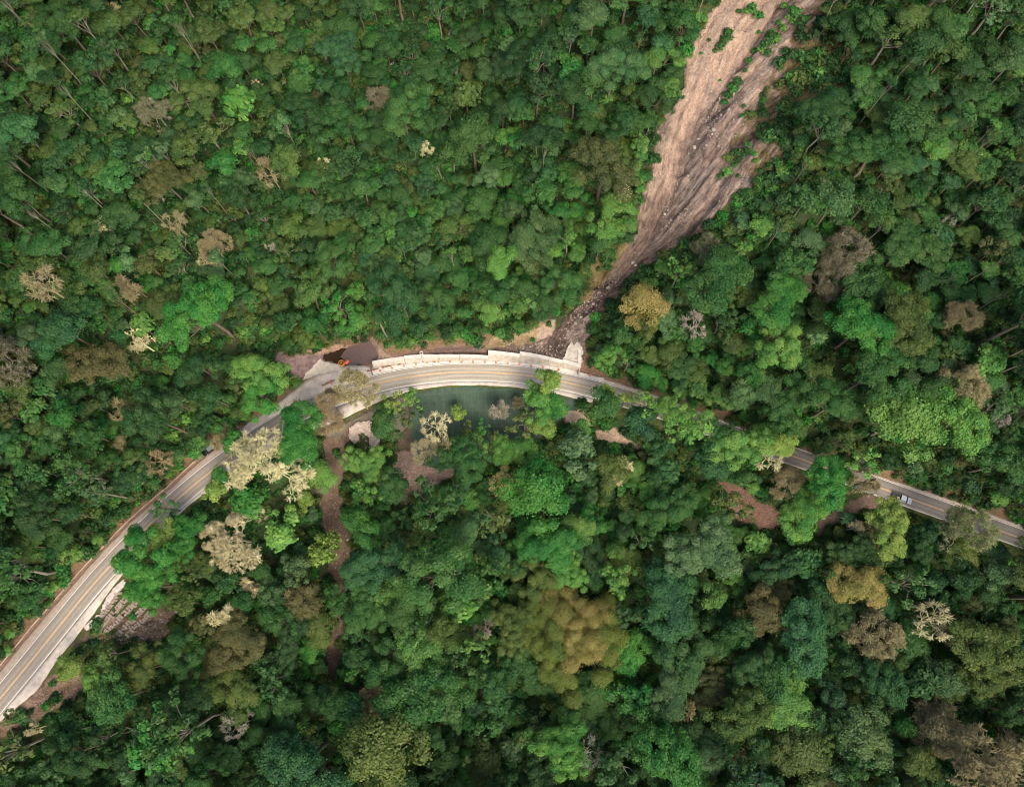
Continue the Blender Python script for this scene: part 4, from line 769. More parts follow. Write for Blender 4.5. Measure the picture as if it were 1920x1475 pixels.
def frond_mesh(seed, n=13, L=2.6, w=.34):
    r = np.random.default_rng(seed); V = []; T = []
    for i in range(n):
        th = i * 6.283 / n + r.normal() * .12; el = .55 + r.normal() * .1; ux, uy = math.cos(th), math.sin(th); k = 7; pts = []
        for j in range(k + 1):
            t = j / k; pts.append(np.array([ux * L * t, uy * L * t, math.sin(el) * L * t - 1.15 * L * t * t * .62]))
        for j in range(k):
            t = (j + .5) / k; ww = w * math.sin(math.pi * min(1, t * .9 + .12)) + .05; sd = np.array([-uy, ux, 0]) * ww; V += [pts[j] + sd * .2, pts[j] + sd + [0, 0, -.12], pts[j + 1] + sd * .9 + [0, 0, -.12], pts[j + 1]]; V += [pts[j] - sd * .2, pts[j + 1], pts[j + 1] - sd * .9 + [0, 0, -.12], pts[j] - sd + [0, 0, -.12]]; tt = .35 + .5 * r.random(); T += [tt, tt * .9]
    return np.array(V), np.array(T)
PR['fern'] = []
for i in range(2):
    V, T = frond_mesh(800 + i); V[:, 2] += 5; p = Proto(); p.R = 2.6; p.H = 5.3; p.crown = finish('fronds', V, T); TV, TF = segs_mesh([[0, 0, -1]], [[0, 0, 5]], [.16], [.1], 8); p.trunk = np_mesh('trunk', TV, TF, [M_barkd]); PR['fern'].append(p)
V, T = frond_mesh(820, 8, 1.5, .75); V[:, 2] += 1.3; p = Proto(); p.R = 1.5; p.H = 1.6; p.crown = finish('leaves', V, T); TV, TF = segs_mesh([[0, 0, -.5]], [[0, 0, 1.3]], [.12], [.08], 6); p.trunk = np_mesh('stem', TV, TF, [M_barkd]); PR['bigleaf'] = [p]
PR['shrub'] = []
for i in range(3):
    r = np.random.default_rng(840 + i); LC, lr = crown_lobes(r, 1.5, .9, .4, 8, .42, .4); V, t = leaves(r, LC, lr, [.26, .34, .3][i], .9); p = Proto(); p.R = 1.5; p.H = 1.5; p.crown = finish('foliage', V, t); a, b_, c, d = limb_segs(r, LC, .6, 1.5, .06, nmain=3); TV, TF = segs_mesh(a, b_, c, d, 4); p.trunk = np_mesh('stem', TV, TF, [M_barkd]); PR['shrub'].append(p)

TINT = {'mid green': (.042, .116, .026), 'dark green': (.027, .074, .020), 'blue green': (.032, .104, .034), 'vivid green': (.044, .175, .028), 'light green': (.105, .235, .044), 'olive': (.078, .116, .025),
        'yellow': (.42, .38, .13), 'brown': (.092, .090, .030), 'grey green': (.080, .150, .055), 'tan': (.28, .245, .125), 'cream': (.64, .57, .32), 'rust': (.20, .15, .06), 'yellow green': (.17, .26, .048), 'ochre': (.215, .185, .054), 'grey': (.36, .33, .25), 'gold olive': (.115, .155, .030), 'pale tan': (.50, .45, .25), 'apricot': (.42, .31, .14)}
TREES = []   # dict: x y z R kind proto tint key label
def place(px, py, Rpx, kind, col, H=None, key=True, lab=None, ptk=None, jit=.1, tint2=None, cat='tree', pi=None):
    ps = PR[kind]; p = ps[rng.integers(len(ps))] if pi is None else ps[pi]
    above = p.H * .8
    for _ in range(2):
        x, y = pix_ground(px, py, above); x = float(x); y = float(y); z = float(hq(x, y)); depth = y * sp - (z + above - CAM_H) * cp; Rm = Rpx * depth / FPX; sc = Rm / p.R; above = .8 * p.H * (sc if H is None else H / p.H)
    j = (1 + jit * (rng.random() - .5) * 2) * (1 + .05 * (rng.random(3) - .5)); c = np.array(TINT[col]) * j; hs = sc if H is None else H / p.H
    t = dict(x=x, y=y, z=z, R=Rm, Rpx=Rpx, kind=kind, p=p, col=col, tint=c, sc=sc, hs=hs, px=px, py=py, key=key, lab=lab, rz=rng.random() * 6.28, tint2=tint2, cat=cat); TREES.append(t); return t
KEYS = [
 (570,818,52,'large','vivid green',None,'large dense vivid green tree touching the road edge left of the brown gully'),
 (482,872,80,'cream','cream',None,'huge spreading cream coloured bare tree beside the left road'),
 (440,1012,66,'cream','pale tan',None,'wide tan half bare tree below the cream bare tree'),
 (300,1008,36,'medium','yellow green',None,'pale yellow green tree at the left road edge'),
 (305,952,27,'sparse','mid green',None,'thin green tree overhanging the left road lane'),
 (262,1052,58,'large','vivid green',None,'big vivid green tree leaning over the lower left shoulder'),
 (285,1098,42,'large','vivid green',None,'big green tree covering the stone block terraces'),
 (350,1000,40,'large','vivid green',None,'vivid green tree between the tan tree and the left road'),
 (668,722,42,'feathery','yellow',22,'pale olive feathery tree leaning over the road bend'),
 (614,752,27,'feathery','apricot',18,'orange brown sparse tree leaning over the road left of the bend'),
 (598,775,14,'small','yellow green',None,'small yellow green tree top beside the orange brown tree'),
 (620,796,26,'feathery','apricot',None,'low orange tan twiggy tree on the concrete shoulder edge'),
 (690,868,38,'large','light green',None,'light green tree growing below the cracked rock'),
 (720,800,34,'medium','mid green',None,'green tree right of the cracked rock'),
 (735,762,26,'sparse','yellow green',None,'thin yellow green tree at the left corner of the green netting'),
 (772,745,22,'sparse','light green',None,'light green tree overlapping the netting corner'),
 (765,790,22,'sparse','olive',None,'olive tree at the brown netting edge'),
 (600,885,32,'medium','light green',None,'light green tree on the left side of the brown gully'),
 (577,932,25,'medium','yellow green',None,'round pale green tree below the light green gully tree'),
 (735,910,34,'medium','mid green',None,None), (680,925,34,'sparse','light green',None,None),
 (608,1028,33,'tuft','yellow green',None,'open tree with bright yellow green leaf tufts beside the brown gully'),
 (818,800,32,'bare','cream',None,'pale leafless tree standing over the netting bottom'),
 (795,840,28,'feathery','pale tan',None,'cream twiggy tree above the brown debris patch'),
 (835,835,26,'bare','tan',None,'thin tan bare tree right of the cream twiggy tree'),
 (930,764,24,'gnarled','grey',None,'leafless grey white dead tree in front of the green netting'),
 (860,778,16,'small','yellow green',None,'small yellow green tree alone on the green netting'),
 (905,803,20,'sparse','vivid green',None,None), (925,835,26,'sparse','olive',None,None),
 (1030,716,26,'medium','yellow green',16,'bright yellow green tree rising over the road edge right of the netting'),
 (1005,752,36,'medium','light green',None,'light green tree with pale branches on the netting'),
 (1035,760,30,'medium','vivid green',None,None), (985,790,34,'sparse','olive',None,None), (1018,800,24,'small','yellow green',None,None),
 (965,755,16,'gnarled','tan',None,'small tan twiggy tree on the netting right side'),
 (1135,760,32,'medium','mid green',None,'green tree at the lower road edge right of the netting'),
 (1140,738,18,'small','yellow green',None,None), (1172,752,22,'sparse','yellow green',None,'yellow green see through tree over the right road'),
 (1212,758,26,'sparse','light green',20,'tall light green tree crown hanging over the right road'),
 (1198,790,34,'medium','blue green',None,None), (1265,780,36,'sparse','light green',20,None), (1310,800,45,'sparse','light green',20,'wide light green crown covering the right road'),
 (1380,830,50,'large','light green',None,'broad light green crown hiding the road right of the bend'), (1335,870,40,'medium','blue green',None,None),
 (1440,850,34,'bare','cream',None,'pale bare branches beside the hidden right road'), (1470,800,30,'medium','mid green',20,None),
 (1205,565,40,'medium','ochre',None,'ochre yellow tree right of the debris stream'), (1190,600,22,'small','ochre',None,'small ochre crown below the ochre yellow tree'),
 (1215,610,26,'medium','olive',None,None),
 (1338,525,60,'large','mid green',None,'large dark rounded tree right of the landslide foot'), (1275,510,28,'sparse','light green',None,'pale branched light green tree by the slide foot'),
 (1325,458,32,'feathery','olive',None,'olive fine twigged tree on the landslide foot edge'), (1425,425,22,'small','light green',None,None),
 (1585,468,52,'feathery','brown',None,'large brown twiggy tree on the right slope'), (1545,530,40,'feathery','brown',None,'brown twiggy tree below the large brown one'),
 (1690,605,54,'large','olive',None,'big olive brown tree on the right slope'), (1810,592,36,'feathery','tan',None,'tan hazy bare tree near the right edge'),
 (1808,724,46,'feathery','tan',None,'tan bare tree spreading above the right road'), (1470,655,50,'large','light green',None,'bright light green tree left of the olive brown tree'),
 (1610,620,55,'large','vivid green',None,None), (1700,790,70,'large','light green',None,'very broad light green tree above the pickup'), (1800,790,58,'large','light green',None,'light green tree right of the very broad one'),
 (1640,700,60,'large','mid green',None,None), (1560,760,50,'large','mid green',None,None),
 (1545,900,46,'large','vivid green',None,'vivid bright green tree below the hidden road gap'), (1580,895,26,'medium','vivid green',None,None),
 (1475,905,34,'feathery','tan',None,'tangle of tan bare branches left of the vivid green tree'), (1620,865,34,'sparse','light green',18,'drooping pale green tree over the road left of the pickup'),
 (1618,905,30,'bare','tan',18,'pale branched tree reaching over the road left of the pickup'), (1634,908,15,'feathery','apricot',14,'small rusty orange crown beside the pickup'),
 (1640,1000,26,'feathery','rust',None,'rust brown branchy tree below the dirt track'), (1605,990,18,'gnarled','cream',None,None),
 (1672,985,48,'large','yellow green',None,'round yellow green tree below the pickup'), (1826,990,50,'feathery','yellow green',22,'hazy yellow olive tree overlapping the road at the right end'), (1800,1035,36,'large','olive',14,'olive tree below the right road end'),
 (1068,1188,106,'giant','ochre',24,'giant rounded tree with olive gold and ochre brown crown in the lower centre'), (1168,1215,48,'large','vivid green',16,'bright green crown at the right rim of the giant ochre tree'), (1120,1300,50,'large','mid green',14,'green crown just below the giant ochre tree'), (1010,1080,44,'large','olive',None,None), (960,1170,44,'large','olive',20,None),
 (575,1430,78,'large','blue green',None,'large blue green tree at the bottom edge'), (450,1195,44,'large','brown',None,'brown crowned tree in the lower left forest'), (565,1120,42,'medium','brown',None,'dark brown tree left of the gully bottom'), (420,1235,36,'medium','brown',None,None),
 (1605,1090,48,'large','ochre',None,'ochre tree with yellow rim in the lower right forest'), (1655,1190,54,'feathery','tan',None,'wide tan bare tree in the lower right forest'), (1865,1410,95,'cream','tan',None,'huge tan bare tree in the bottom right corner'), (1765,1370,55,'feathery','tan',None,'tan twiggy tree left of the corner bare tree'),
 (1425,1150,46,'large','brown',None,'brown tree in the lower right centre'), (1755,1165,40,'bare','cream',None,'pale branching bare tree near the lower right edge'), (1775,1185,32,'medium','brown',None,None), (1835,1210,60,'large','olive',None,'large olive tree near the right bottom edge'), (1860,1260,44,'large','olive',None,None),
 (385,590,66,'large','vivid green',None,'large rounded deep green tree on the left slope'), (490,690,46,'large','light green',None,'bright light green tree left of the pond rock'), (485,735,44,'large','vivid green',None,None), (195,680,50,'large','brown',None,'brown flat crowned tree on the left slope'),
 (640,105,42,'large','blue green',None,'blue green tree in the upper middle forest'), (742,172,14,'small','vivid green',None,'small very bright green crown in the upper middle forest'), (950,262,20,'small','light green',None,None), (905,385,38,'large','mid green',None,'rounded green tree above the retaining wall'), (270,615,26,'coarse','light green',None,None), (260,640,26,'bare','cream',None,'pale leafless tree left of the deep green tree'),
 (75,530,36,'bare','tan',None,'tan bare branched tree at the left edge'), (240,530,26,'gnarled','tan',None,None), (330,415,26,'bare','tan',None,None), (400,460,36,'feathery','tan',None,'greyish tan twiggy tree on the left slope'),
 (230,770,26,'bare','tan',None,None), (130,625,40,'medium','blue green',None,None), (230,830,18,'gnarled','tan',None,None), (1010,925,66,'large','vivid green',None,'large vivid green tree in the centre below the netting'), (945,900,26,'medium','yellow',None,'pale yellow tree left of the central vivid green tree'), (930,970,46,'sparse','olive',None,'olive tree with curled pale branches in the lower centre'),
 (1080,840,44,'coarse','grey green',None,'grey green large leaved tree below the netting'), (1145,880,40,'medium','olive',None,None), (1160,880,30,'bare','cream',None,'pale leafless tree below the sandy clearing'), (830,1060,76,'large','mid green',None,None), (700,1050,56,'large','blue green',None,'blue green tree right of the brown gully'), (1245,1120,60,'large','blue green',None,None), (1320,1030,62,'large','grey green',None,'pale grey green tree in the lower right centre'),
 (1260,960,50,'large','mid green',None,None), (780,1310,70,'large','mid green',None,None), (740,1250,50,'large','mid green',None,None), (720,1400,80,'large','olive',None,'broad olive tree with bare twigs at the bottom centre'), (700,1330,26,'gnarled','tan',None,None), (690,1290,24,'gnarled','tan',None,None), (740,1420,24,'gnarled','tan',None,None),
 (470,945,34,'coarse','vivid green',None,None), (530,1000,40,'coarse','light green',None,None), (410,1150,30,'gnarled','cream',None,None), (470,1095,24,'gnarled','cream',None,None), (138,1250,25,'medium','yellow green',None,'yellow green tree on the bank below the left shoulder'), (208,1245,22,'medium','yellow green',None,None), (180,1265,30,'medium','light green',None,None), (268,1256,44,'large','olive',None,None), (330,1230,44,'large','mid green',None,None),
 (1150,390,32,'medium','light green',None,None), (1135,430,34,'medium','light green',None,None), (1170,360,20,'bare','cream',None,None), (1125,460,30,'medium','mid green',None,None), (1060,530,40,'large','mid green',None,None), (820,560,42,'large','mid green',None,None), (920,590,26,'medium','light green',None,None), (445,825,24,'coarse','vivid green',None,None), (405,920,22,'small','yellow green',None,None), (420,895,20,'small','vivid green',None,None),
 (838,858,30,'medium','mid green',None,None), (855,832,26,'sparse','mid green',None,None), (882,812,22,'sparse','olive',None,None), (790,772,16,'sparse','mid green',None,None), (880,868,40,'large','mid green',None,None), (960,850,38,'large','light green',None,None), (905,840,24,'sparse','light green',None,None), (1090,800,18,'small','light green',None,None), (1245,765,26,'medium','light green',20,None), (1285,800,34,'medium','light green',20,None), (1350,818,36,'medium','mid green',20,None), (1420,828,32,'medium','light green',20,None), (1460,838,30,'medium','yellow green',18,None), (640,1130,30,'medium','mid green',None,None), (600,1170,34,'medium','olive',None,None), (1390,960,30,'sparse','olive',None,None), (1360,935,34,'sparse','olive',None,None), (1500,960,44,'large','light green',None,None),
 (408,826,17,'feathery','yellow',6,'thin yellow olive foliage hanging over the black car'),
]
for k in KEYS: place(k[0], k[1], k[2], k[3], k[4], H=k[5], lab=k[6])
# keep-clear outlines for the tree scatter, in the photograph's frame
CORR = [(-60,1300),(0,1225),(60,1155),(120,1090),(185,1020),(245,955),(320,890),(400,822),(470,772),(530,735),(552,715),(525,690),(512,655),(560,660),(640,648),(690,628),(715,655),(760,655),(850,642),(950,632),(1005,620),(1060,580),(1105,640),(1110,690),(1180,714),(1250,738),(1350,772),(1470,818),(1650,880),(1750,912),(1900,965),(1990,990),(1990,1040),(1900,1018),(1750,968),(1650,936),(1480,880),(1300,818),(1180,778),(1112,760),(1090,775),(1000,800),(900,840),(850,890),(800,915),(755,950),(730,950),(740,860),(720,850),(665,850),(650,880),(650,960),(670,1040),(655,1160),(640,1250),(612,1250),(625,1120),(598,1020),(598,880),(590,820),(490,868),(440,905),(385,940),(345,972),(300,1022),(236,1092),(330,1150),(330,1190),(200,1200),(150,1250),(160,1300),(60,1350),(0,1395),(-60,1450)]
SPOTS = [(1050,765),(1095,765),(1150,800),(1212,832),(1195,848),(1110,825),(1050,800)]
GRASSY = [(1500,40),(1560,20),(1600,110),(1560,190),(1480,190),(1440,330),(1400,350),(1330,405)]
CLEAR = [CORR, [(1165,450),(1235,490),(1180,545),(1132,600),(1108,690),(1030,645),(1050,600),(1095,550),(1125,500)], [(1440,120),(1500,110),(1500,200),(1492,310),(1450,350),(1340,425),(1300,440),(1300,400),(1400,340),(1440,260)], SLIDE, SPOTS, DR1, DR2, [(1490,90),(1560,50),(1600,120),(1570,180),(1500,190)]]
def clear_at(px, py, m):
    a = np.linspace(0, 6.28, 9)[:-1]; X = np.append(px + m * np.cos(a), px); Y = np.append(py + m * np.sin(a), py)
    return not any(inpoly(X, Y, c).any() for c in CLEAR)
def region(px, py):  # darker greens towards the frame corners: light falloff put into the tree colours
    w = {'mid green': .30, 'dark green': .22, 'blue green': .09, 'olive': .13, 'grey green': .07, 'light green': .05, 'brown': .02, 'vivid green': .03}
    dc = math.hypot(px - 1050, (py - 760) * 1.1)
    if dc < 520: w['light green'] += .22; w['vivid green'] += .12; w['dark green'] -= .16  # fresher roadside growth, plus the centre's brighter light painted in as lighter greens
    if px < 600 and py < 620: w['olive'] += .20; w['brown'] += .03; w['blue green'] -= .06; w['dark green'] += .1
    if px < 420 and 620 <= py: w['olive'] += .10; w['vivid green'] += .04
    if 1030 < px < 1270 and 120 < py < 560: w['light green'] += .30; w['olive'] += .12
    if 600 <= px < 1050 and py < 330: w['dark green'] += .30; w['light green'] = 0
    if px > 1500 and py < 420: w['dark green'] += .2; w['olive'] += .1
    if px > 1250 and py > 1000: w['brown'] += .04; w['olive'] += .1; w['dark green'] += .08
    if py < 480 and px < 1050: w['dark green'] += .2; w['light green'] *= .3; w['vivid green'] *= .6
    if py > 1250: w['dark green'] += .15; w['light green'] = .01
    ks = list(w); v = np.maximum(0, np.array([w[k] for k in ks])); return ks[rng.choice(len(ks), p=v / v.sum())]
PXY = np.array([(t['x'], t['y'], t['R']) for t in TREES])
acc = list(PXY); xs = np.zeros(6000); ys = np.zeros(6000); rs = np.zeros(6000); n_acc = len(acc); NK = n_acc
for i, a in enumerate(acc): xs[i], ys[i], rs[i] = a
CX_ = rng.uniform(-245, 245, 60000); CY_ = rng.uniform(-150, 270, 60000)
CZ_ = hq(CX_, CY_); PXa, PYa = project(CX_, CY_, CZ_ + 9)
for i in range(60000):
    px, py = PXa[i], PYa[i]
    if not (-120 < px < 2040 and -120 < py < 1600): continue
    if px < 600 and py < 600: mu = 3.4
    elif py < 420: mu = 3.9
    elif px > 1200 and py < 1000: mu = 4.3
    elif py > 950: mu = 5.3
    elif px < 560: mu = 3.7
    else: mu = 3.8
    Rm = mu * math.exp(rng.normal() * .42) * (1 - .25 * (i > 12000) - .2 * (i > 30000)); Rm = min(max(Rm, 1.9), 9.0)
    d2 = (xs[:n_acc] - CX_[i]) ** 2 + (ys[:n_acc] - CY_[i]) ** 2
    if (d2 < ((.55 if py > 560 else .50) * (rs[:n_acc] + Rm)) ** 2).any() or (d2[:NK] < (.88 * rs[:NK] + .35 * Rm) ** 2).any(): continue
    depth = CY_[i] * sp - (CZ_[i] + 9 - CAM_H) * cp; Rpx = Rm * FPX / depth
    if not clear_at(px, py, Rpx * .85): continue
    xs[n_acc], ys[n_acc], rs[n_acc] = CX_[i], CY_[i], Rm; n_acc += 1
    u = rng.random(); lean = (px < 560 and py < 620) or (px > 1380 and py < 900)
    kind = 'large' if Rm > 6 else ('medium' if Rm > 3.5 else 'small')
    if u < (.035 if lean else .01) and Rm < 4.2: kind = 'slender'
    elif u < .22 and Rm < 6: kind = 'coarse' if rng.random() < .6 else 'sparse'
    elif u < .25: kind = 'sparse'
    elif u < .265 and Rm < 5: kind = 'bare'
    elif u < .277 and Rm > 4: kind = 'feathery'
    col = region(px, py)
    if kind in ('bare',): col = ['tan', 'cream', 'grey'][rng.integers(3)]
    if kind == 'feathery': col = ['brown', 'olive', 'olive'][rng.integers(3)]
    if kind == 'slender': col = ['olive', 'mid green', 'grey green', 'light green', 'dark green'][rng.integers(5)]
    ps = PR[kind]; p = ps[rng.integers(len(ps))]; sc = Rm / p.R * (1.1 if kind != 'slender' else .8); j = 1 + .08 * (rng.random(3) - .5) * 2
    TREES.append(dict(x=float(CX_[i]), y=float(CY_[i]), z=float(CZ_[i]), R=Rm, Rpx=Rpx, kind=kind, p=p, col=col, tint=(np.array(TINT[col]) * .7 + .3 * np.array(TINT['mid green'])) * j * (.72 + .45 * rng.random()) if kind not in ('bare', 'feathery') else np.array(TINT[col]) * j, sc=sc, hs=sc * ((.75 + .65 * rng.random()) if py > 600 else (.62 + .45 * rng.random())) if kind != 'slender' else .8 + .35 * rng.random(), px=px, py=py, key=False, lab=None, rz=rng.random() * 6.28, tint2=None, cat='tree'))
# small plants picked out in the photograph
for (px, py) in [(1760,1020),(1812,1036),(1735,1030),(1752,990),(1587,972),(1790,1045),(1395,1275)]: place(px, py, 17 if px != 1395 else 22, 'fern', 'blue green' if px != 1395 else 'yellow green', cat='fern')
for (px, py, q) in [(97,1099,13),(124,1083,10),(17,1186,13),(12,1220,11),(52,420,7),(880,618,7),(66,1145,7)]: place(px, py, q, 'bigleaf', 'light green', cat='plant')
SHR = [(1410,14,12),(1425,27,11),(1400,20,9),(1365,62,12),(1352,84,11),(1358,74,10),(1315,100,4),(1452,66,13),(1440,78,13),(1428,88,10),(1468,52,10),(1492,20,13),(1488,38,9),(1405,112,8),(1385,152,11),(1376,166,11),(1366,178,10),(1358,192,8),(1395,199,5),(1391,217,5),(1365,322,11),(1352,328,7),(1029,607,7),(1000,637,6),(1478,30,8),(1470,12,8),(1500,45,8),(1460,42,7),(1415,95,7),(1440,98,8),(1422,60,6),(1385,20,6),(1350,150,4),(1398,132,6),(1372,160,8),(1330,75,4),(1384,330,6),(1420,300,6),(1395,290,5),(1340,95,6),(1456,75,9),(1446,60,8)]
for (px, py, q) in SHR: place(px, py, q, 'shrub', ['mid green', 'vivid green', 'light green', 'mid green'][rng.integers(4)], cat='shrub')

# ------------------------------------------------------------------ which trees stand as objects: the largest 300 leafy ones and the largest pale ones
KN = {'giant': 'broadleaf_tree', 'small': 'broadleaf_tree', 'medium': 'broadleaf_tree', 'large': 'broadleaf_tree', 'coarse': 'broadleaf_tree', 'sparse': 'broadleaf_tree', 'slender': 'slender_tree', 'bare': 'bare_tree', 'gnarled': 'bare_tree', 'feathery': 'twiggy_tree', 'cream': 'bare_tree', 'tuft': 'broadleaf_tree', 'fern': 'tree_fern', 'bigleaf': 'big_leaf_plant', 'shrub': 'shrub'}
inf = lambda t: -8 < t['px'] < 1928 and -8 < t['py'] < 1483
bl = sorted([t for t in TREES if KN[t['kind']] == 'broadleaf_tree' and inf(t)], key=lambda t: -(t['Rpx'] + (500 if t['key'] else 0)))
keep = set(id(t) for t in bl[:300])
for t in TREES:
    if KN[t['kind']] != 'broadleaf_tree' and inf(t): keep.add(id(t))
things = [t for t in TREES if id(t) in keep]; rest = [t for t in TREES if id(t) not in keep and t['kind'] in ('small', 'medium', 'large', 'coarse', 'sparse', 'slender')]
def zone_name(px, py):
    if py < 250: return 'in the top left forest' if px < 480 else 'in the upper middle forest' if px < 900 else 'left of the landslide top' if px < 1330 else 'in the top right forest'
    if py < 480: return 'on the upper left slope' if px < 450 else 'on the middle slope high above the pond' if px < 850 else "on the landslide's left bank" if px < 1230 else 'right of the landslide foot' if px < 1600 else 'at the upper right edge'
    if py < 720: return 'at the left edge' if px < 260 else 'left of the pond' if px < 590 else 'above the retaining wall' if px < 1080 else 'above the right road' if px < 1500 else 'on the far right slope'
    if py < 950: return 'above the left road' if px < 430 and py < 1240 - px else 'between road bend and brown gully' if px < 760 else 'below the green netting' if px < 1120 else 'below the right road' if px < 1480 else 'around the pickup road stretch'
    if py < 1200: return 'beside the lower left road' if px < 380 else 'beside the brown gully' if px < 720 else 'left of the giant ochre tree' if px < 1000 else 'right of the giant ochre tree' if px < 1420 else 'in the lower right forest'
    return 'in the bottom left corner' if px < 400 else 'along the bottom left centre' if px < 760 else 'along the bottom centre' if px < 1180 else 'along the bottom right centre' if px < 1560 else 'in the bottom right corner'
FORM = {'small': 'small round', 'medium': 'mid sized', 'large': 'large', 'coarse': 'big leaved', 'sparse': 'open crowned', 'slender': 'slender tall', 'bare': 'leafless', 'gnarled': 'gnarled dead', 'feathery': 'fine twigged', 'cream': 'huge bare', 'tuft': 'tufted', 'fern': 'fern like', 'bigleaf': 'big leaf', 'shrub': 'leafy'}
ORD = ['first', 'second', 'third', 'fourth', 'fifth', 'sixth', 'seventh', 'eighth', 'ninth', 'tenth', 'eleventh', 'twelfth', 'thirteenth', 'fourteenth', 'fifteenth', 'sixteenth', 'seventeenth', 'eighteenth', 'nineteenth', 'twentieth'] + [str(n) + 'th' for n in range(21, 60)]
NOUN = {'fern': 'tree fern', 'bigleaf': 'plant', 'shrub': 'shrub'}
cells = {}
for t in things:
    if t['lab'] is None:
        zn = 'on the landslide' if t['kind'] == 'shrub' else zone_name(t['px'], t['py']); t['base'] = f"{FORM[t['kind']]} {t['col']} {NOUN.get(t['kind'], 'tree')} {zn}".replace('fern like ', ''); cells.setdefault(t['base'], []).append(t)
for b_, ts in cells.items():
    ts.sort(key=lambda t: t['px'])
    for i, t in enumerate(ts): t['lab'] = b_ if len(ts) == 1 else f"{b_}, {ORD[i]} from left"
GRP = {'broadleaf_tree': 'leafy trees of the hillside forest', 'slender_tree': 'slender tall trees of the slopes', 'bare_tree': 'pale leafless trees in the forest', 'twiggy_tree': 'fine twigged hazy trees', 'tree_fern': 'tree ferns', 'big_leaf_plant': 'big leaved plants by the road', 'shrub': 'shrubs growing on the landslide'}
CAT = {'tree_fern': 'fern', 'big_leaf_plant': 'plant', 'shrub': 'shrub'}
for t in things:
    nm = KN[t['kind']]; root = bpy.data.objects.new(nm, None); COL.objects.link(root); root.location = (t['x'], t['y'], t['z']); root.rotation_euler = (0, 0, t['rz']); an = 1 if t['key'] else .82 + .36 * random.random(); root.scale = (t['sc'] * an, t['sc'] / an, t['hs'])
    tag(root, t['lab'], CAT.get(nm, 'tree'), GRP[nm]); c4 = (*[float(v) for v in t['tint']], 1)
    if t['p'].crown is not None:
        c = bpy.data.objects.new({'fern': 'fronds', 'bigleaf': 'leaves', 'shrub': 'foliage'}.get(t['kind'], 'crown'), t['p'].crown); COL.objects.link(c); c.parent = root; c.color = c4
    if t['kind'] == 'giant':
        root.rotation_euler = (0, 0, 0); c.color = (*TINT['gold olive'], 1); c2 = bpy.data.objects.new('blossom_crown', t['p'].bloom); COL.objects.link(c2); c2.parent = root; c2.color = c4; c2['label'] = 'ochre brown flowering half of the crown'
    tk = bpy.data.objects.new('stem' if t['kind'] in ('bigleaf', 'shrub') else 'trunk', t['p'].trunk); COL.objects.link(tk); tk.parent = root
    tk.color = c4 if t['col'] in ('cream', 'tan', 'grey', 'pale tan') else (.26, .23, .165, 1)

# ------------------------------------------------------------------ the mass: far canopy, undergrowth, rubble as one scattered object each
protocol = bpy.data.collections.new('scatter_sources')
def scatter(name, protos, pts, idx_, scl, rot, tint, label):
    """protos: meshes; one object, instances laid by geometry nodes"""
    srcs = []
    pc = bpy.data.collections.new(name + '_sources')
    for i, me in enumerate(protos):
        o = bpy.data.objects.new(f'{name}_source_{i:02d}', me); pc.objects.link(o)
    me = bpy.data.meshes.new(name); n = len(pts); me.vertices.add(n); me.vertices.foreach_set('co', np.asarray(pts, np.float32).ravel())
    for nm, ty, key, arr in (('tint', 'FLOAT_COLOR', 'color', np.concatenate([tint, np.ones((n, 1))], 1)), ('scl', 'FLOAT_VECTOR', 'vector', scl), ('rot', 'FLOAT_VECTOR', 'vector', rot), ('pick', 'INT', 'value', idx_)):
        a = me.attributes.new(nm, ty, 'POINT'); a.data.foreach_set(key, np.asarray(arr, np.int32 if ty == 'INT' else np.float32).ravel())
    ng = bpy.data.node_groups.new(name, 'GeometryNodeTree'); ng.interface.new_socket('Geometry', in_out='INPUT', socket_type='NodeSocketGeometry'); ng.interface.new_socket('Geometry', in_out='OUTPUT', socket_type='NodeSocketGeometry'); N = ng.nodes; L = ng.links.new
    gi = N.new('NodeGroupInput'); go = N.new('NodeGroupOutput'); ip = N.new('GeometryNodeInstanceOnPoints'); ci = N.new('GeometryNodeCollectionInfo'); ci.inputs['Collection'].default_value = pc; ci.inputs['Separate Children'].default_value = True; ci.inputs['Reset Children'].default_value = True
    def at(nm, ty):
        a = N.new('GeometryNodeInputNamedAttribute'); a.data_type = ty; a.inputs['Name'].default_value = nm; return a.outputs['Attribute']
    mp = N.new('GeometryNodeMeshToPoints'); L(gi.outputs[0], mp.inputs[0]); L(mp.outputs[0], ip.inputs['Points']); L(ci.outputs[0], ip.inputs['Instance']); ip.inputs['Pick Instance'].default_value = True; L(at('pick', 'INT'), ip.inputs['Instance Index']); L(at('rot', 'FLOAT_VECTOR'), ip.inputs['Rotation']); L(at('scl', 'FLOAT_VECTOR'), ip.inputs['Scale']); L(ip.outputs[0], go.inputs[0])
    o = add(name, me); md = o.modifiers.new('scatter', 'NODES'); md.node_group = ng; tag(o, kind='stuff', label=label); return o
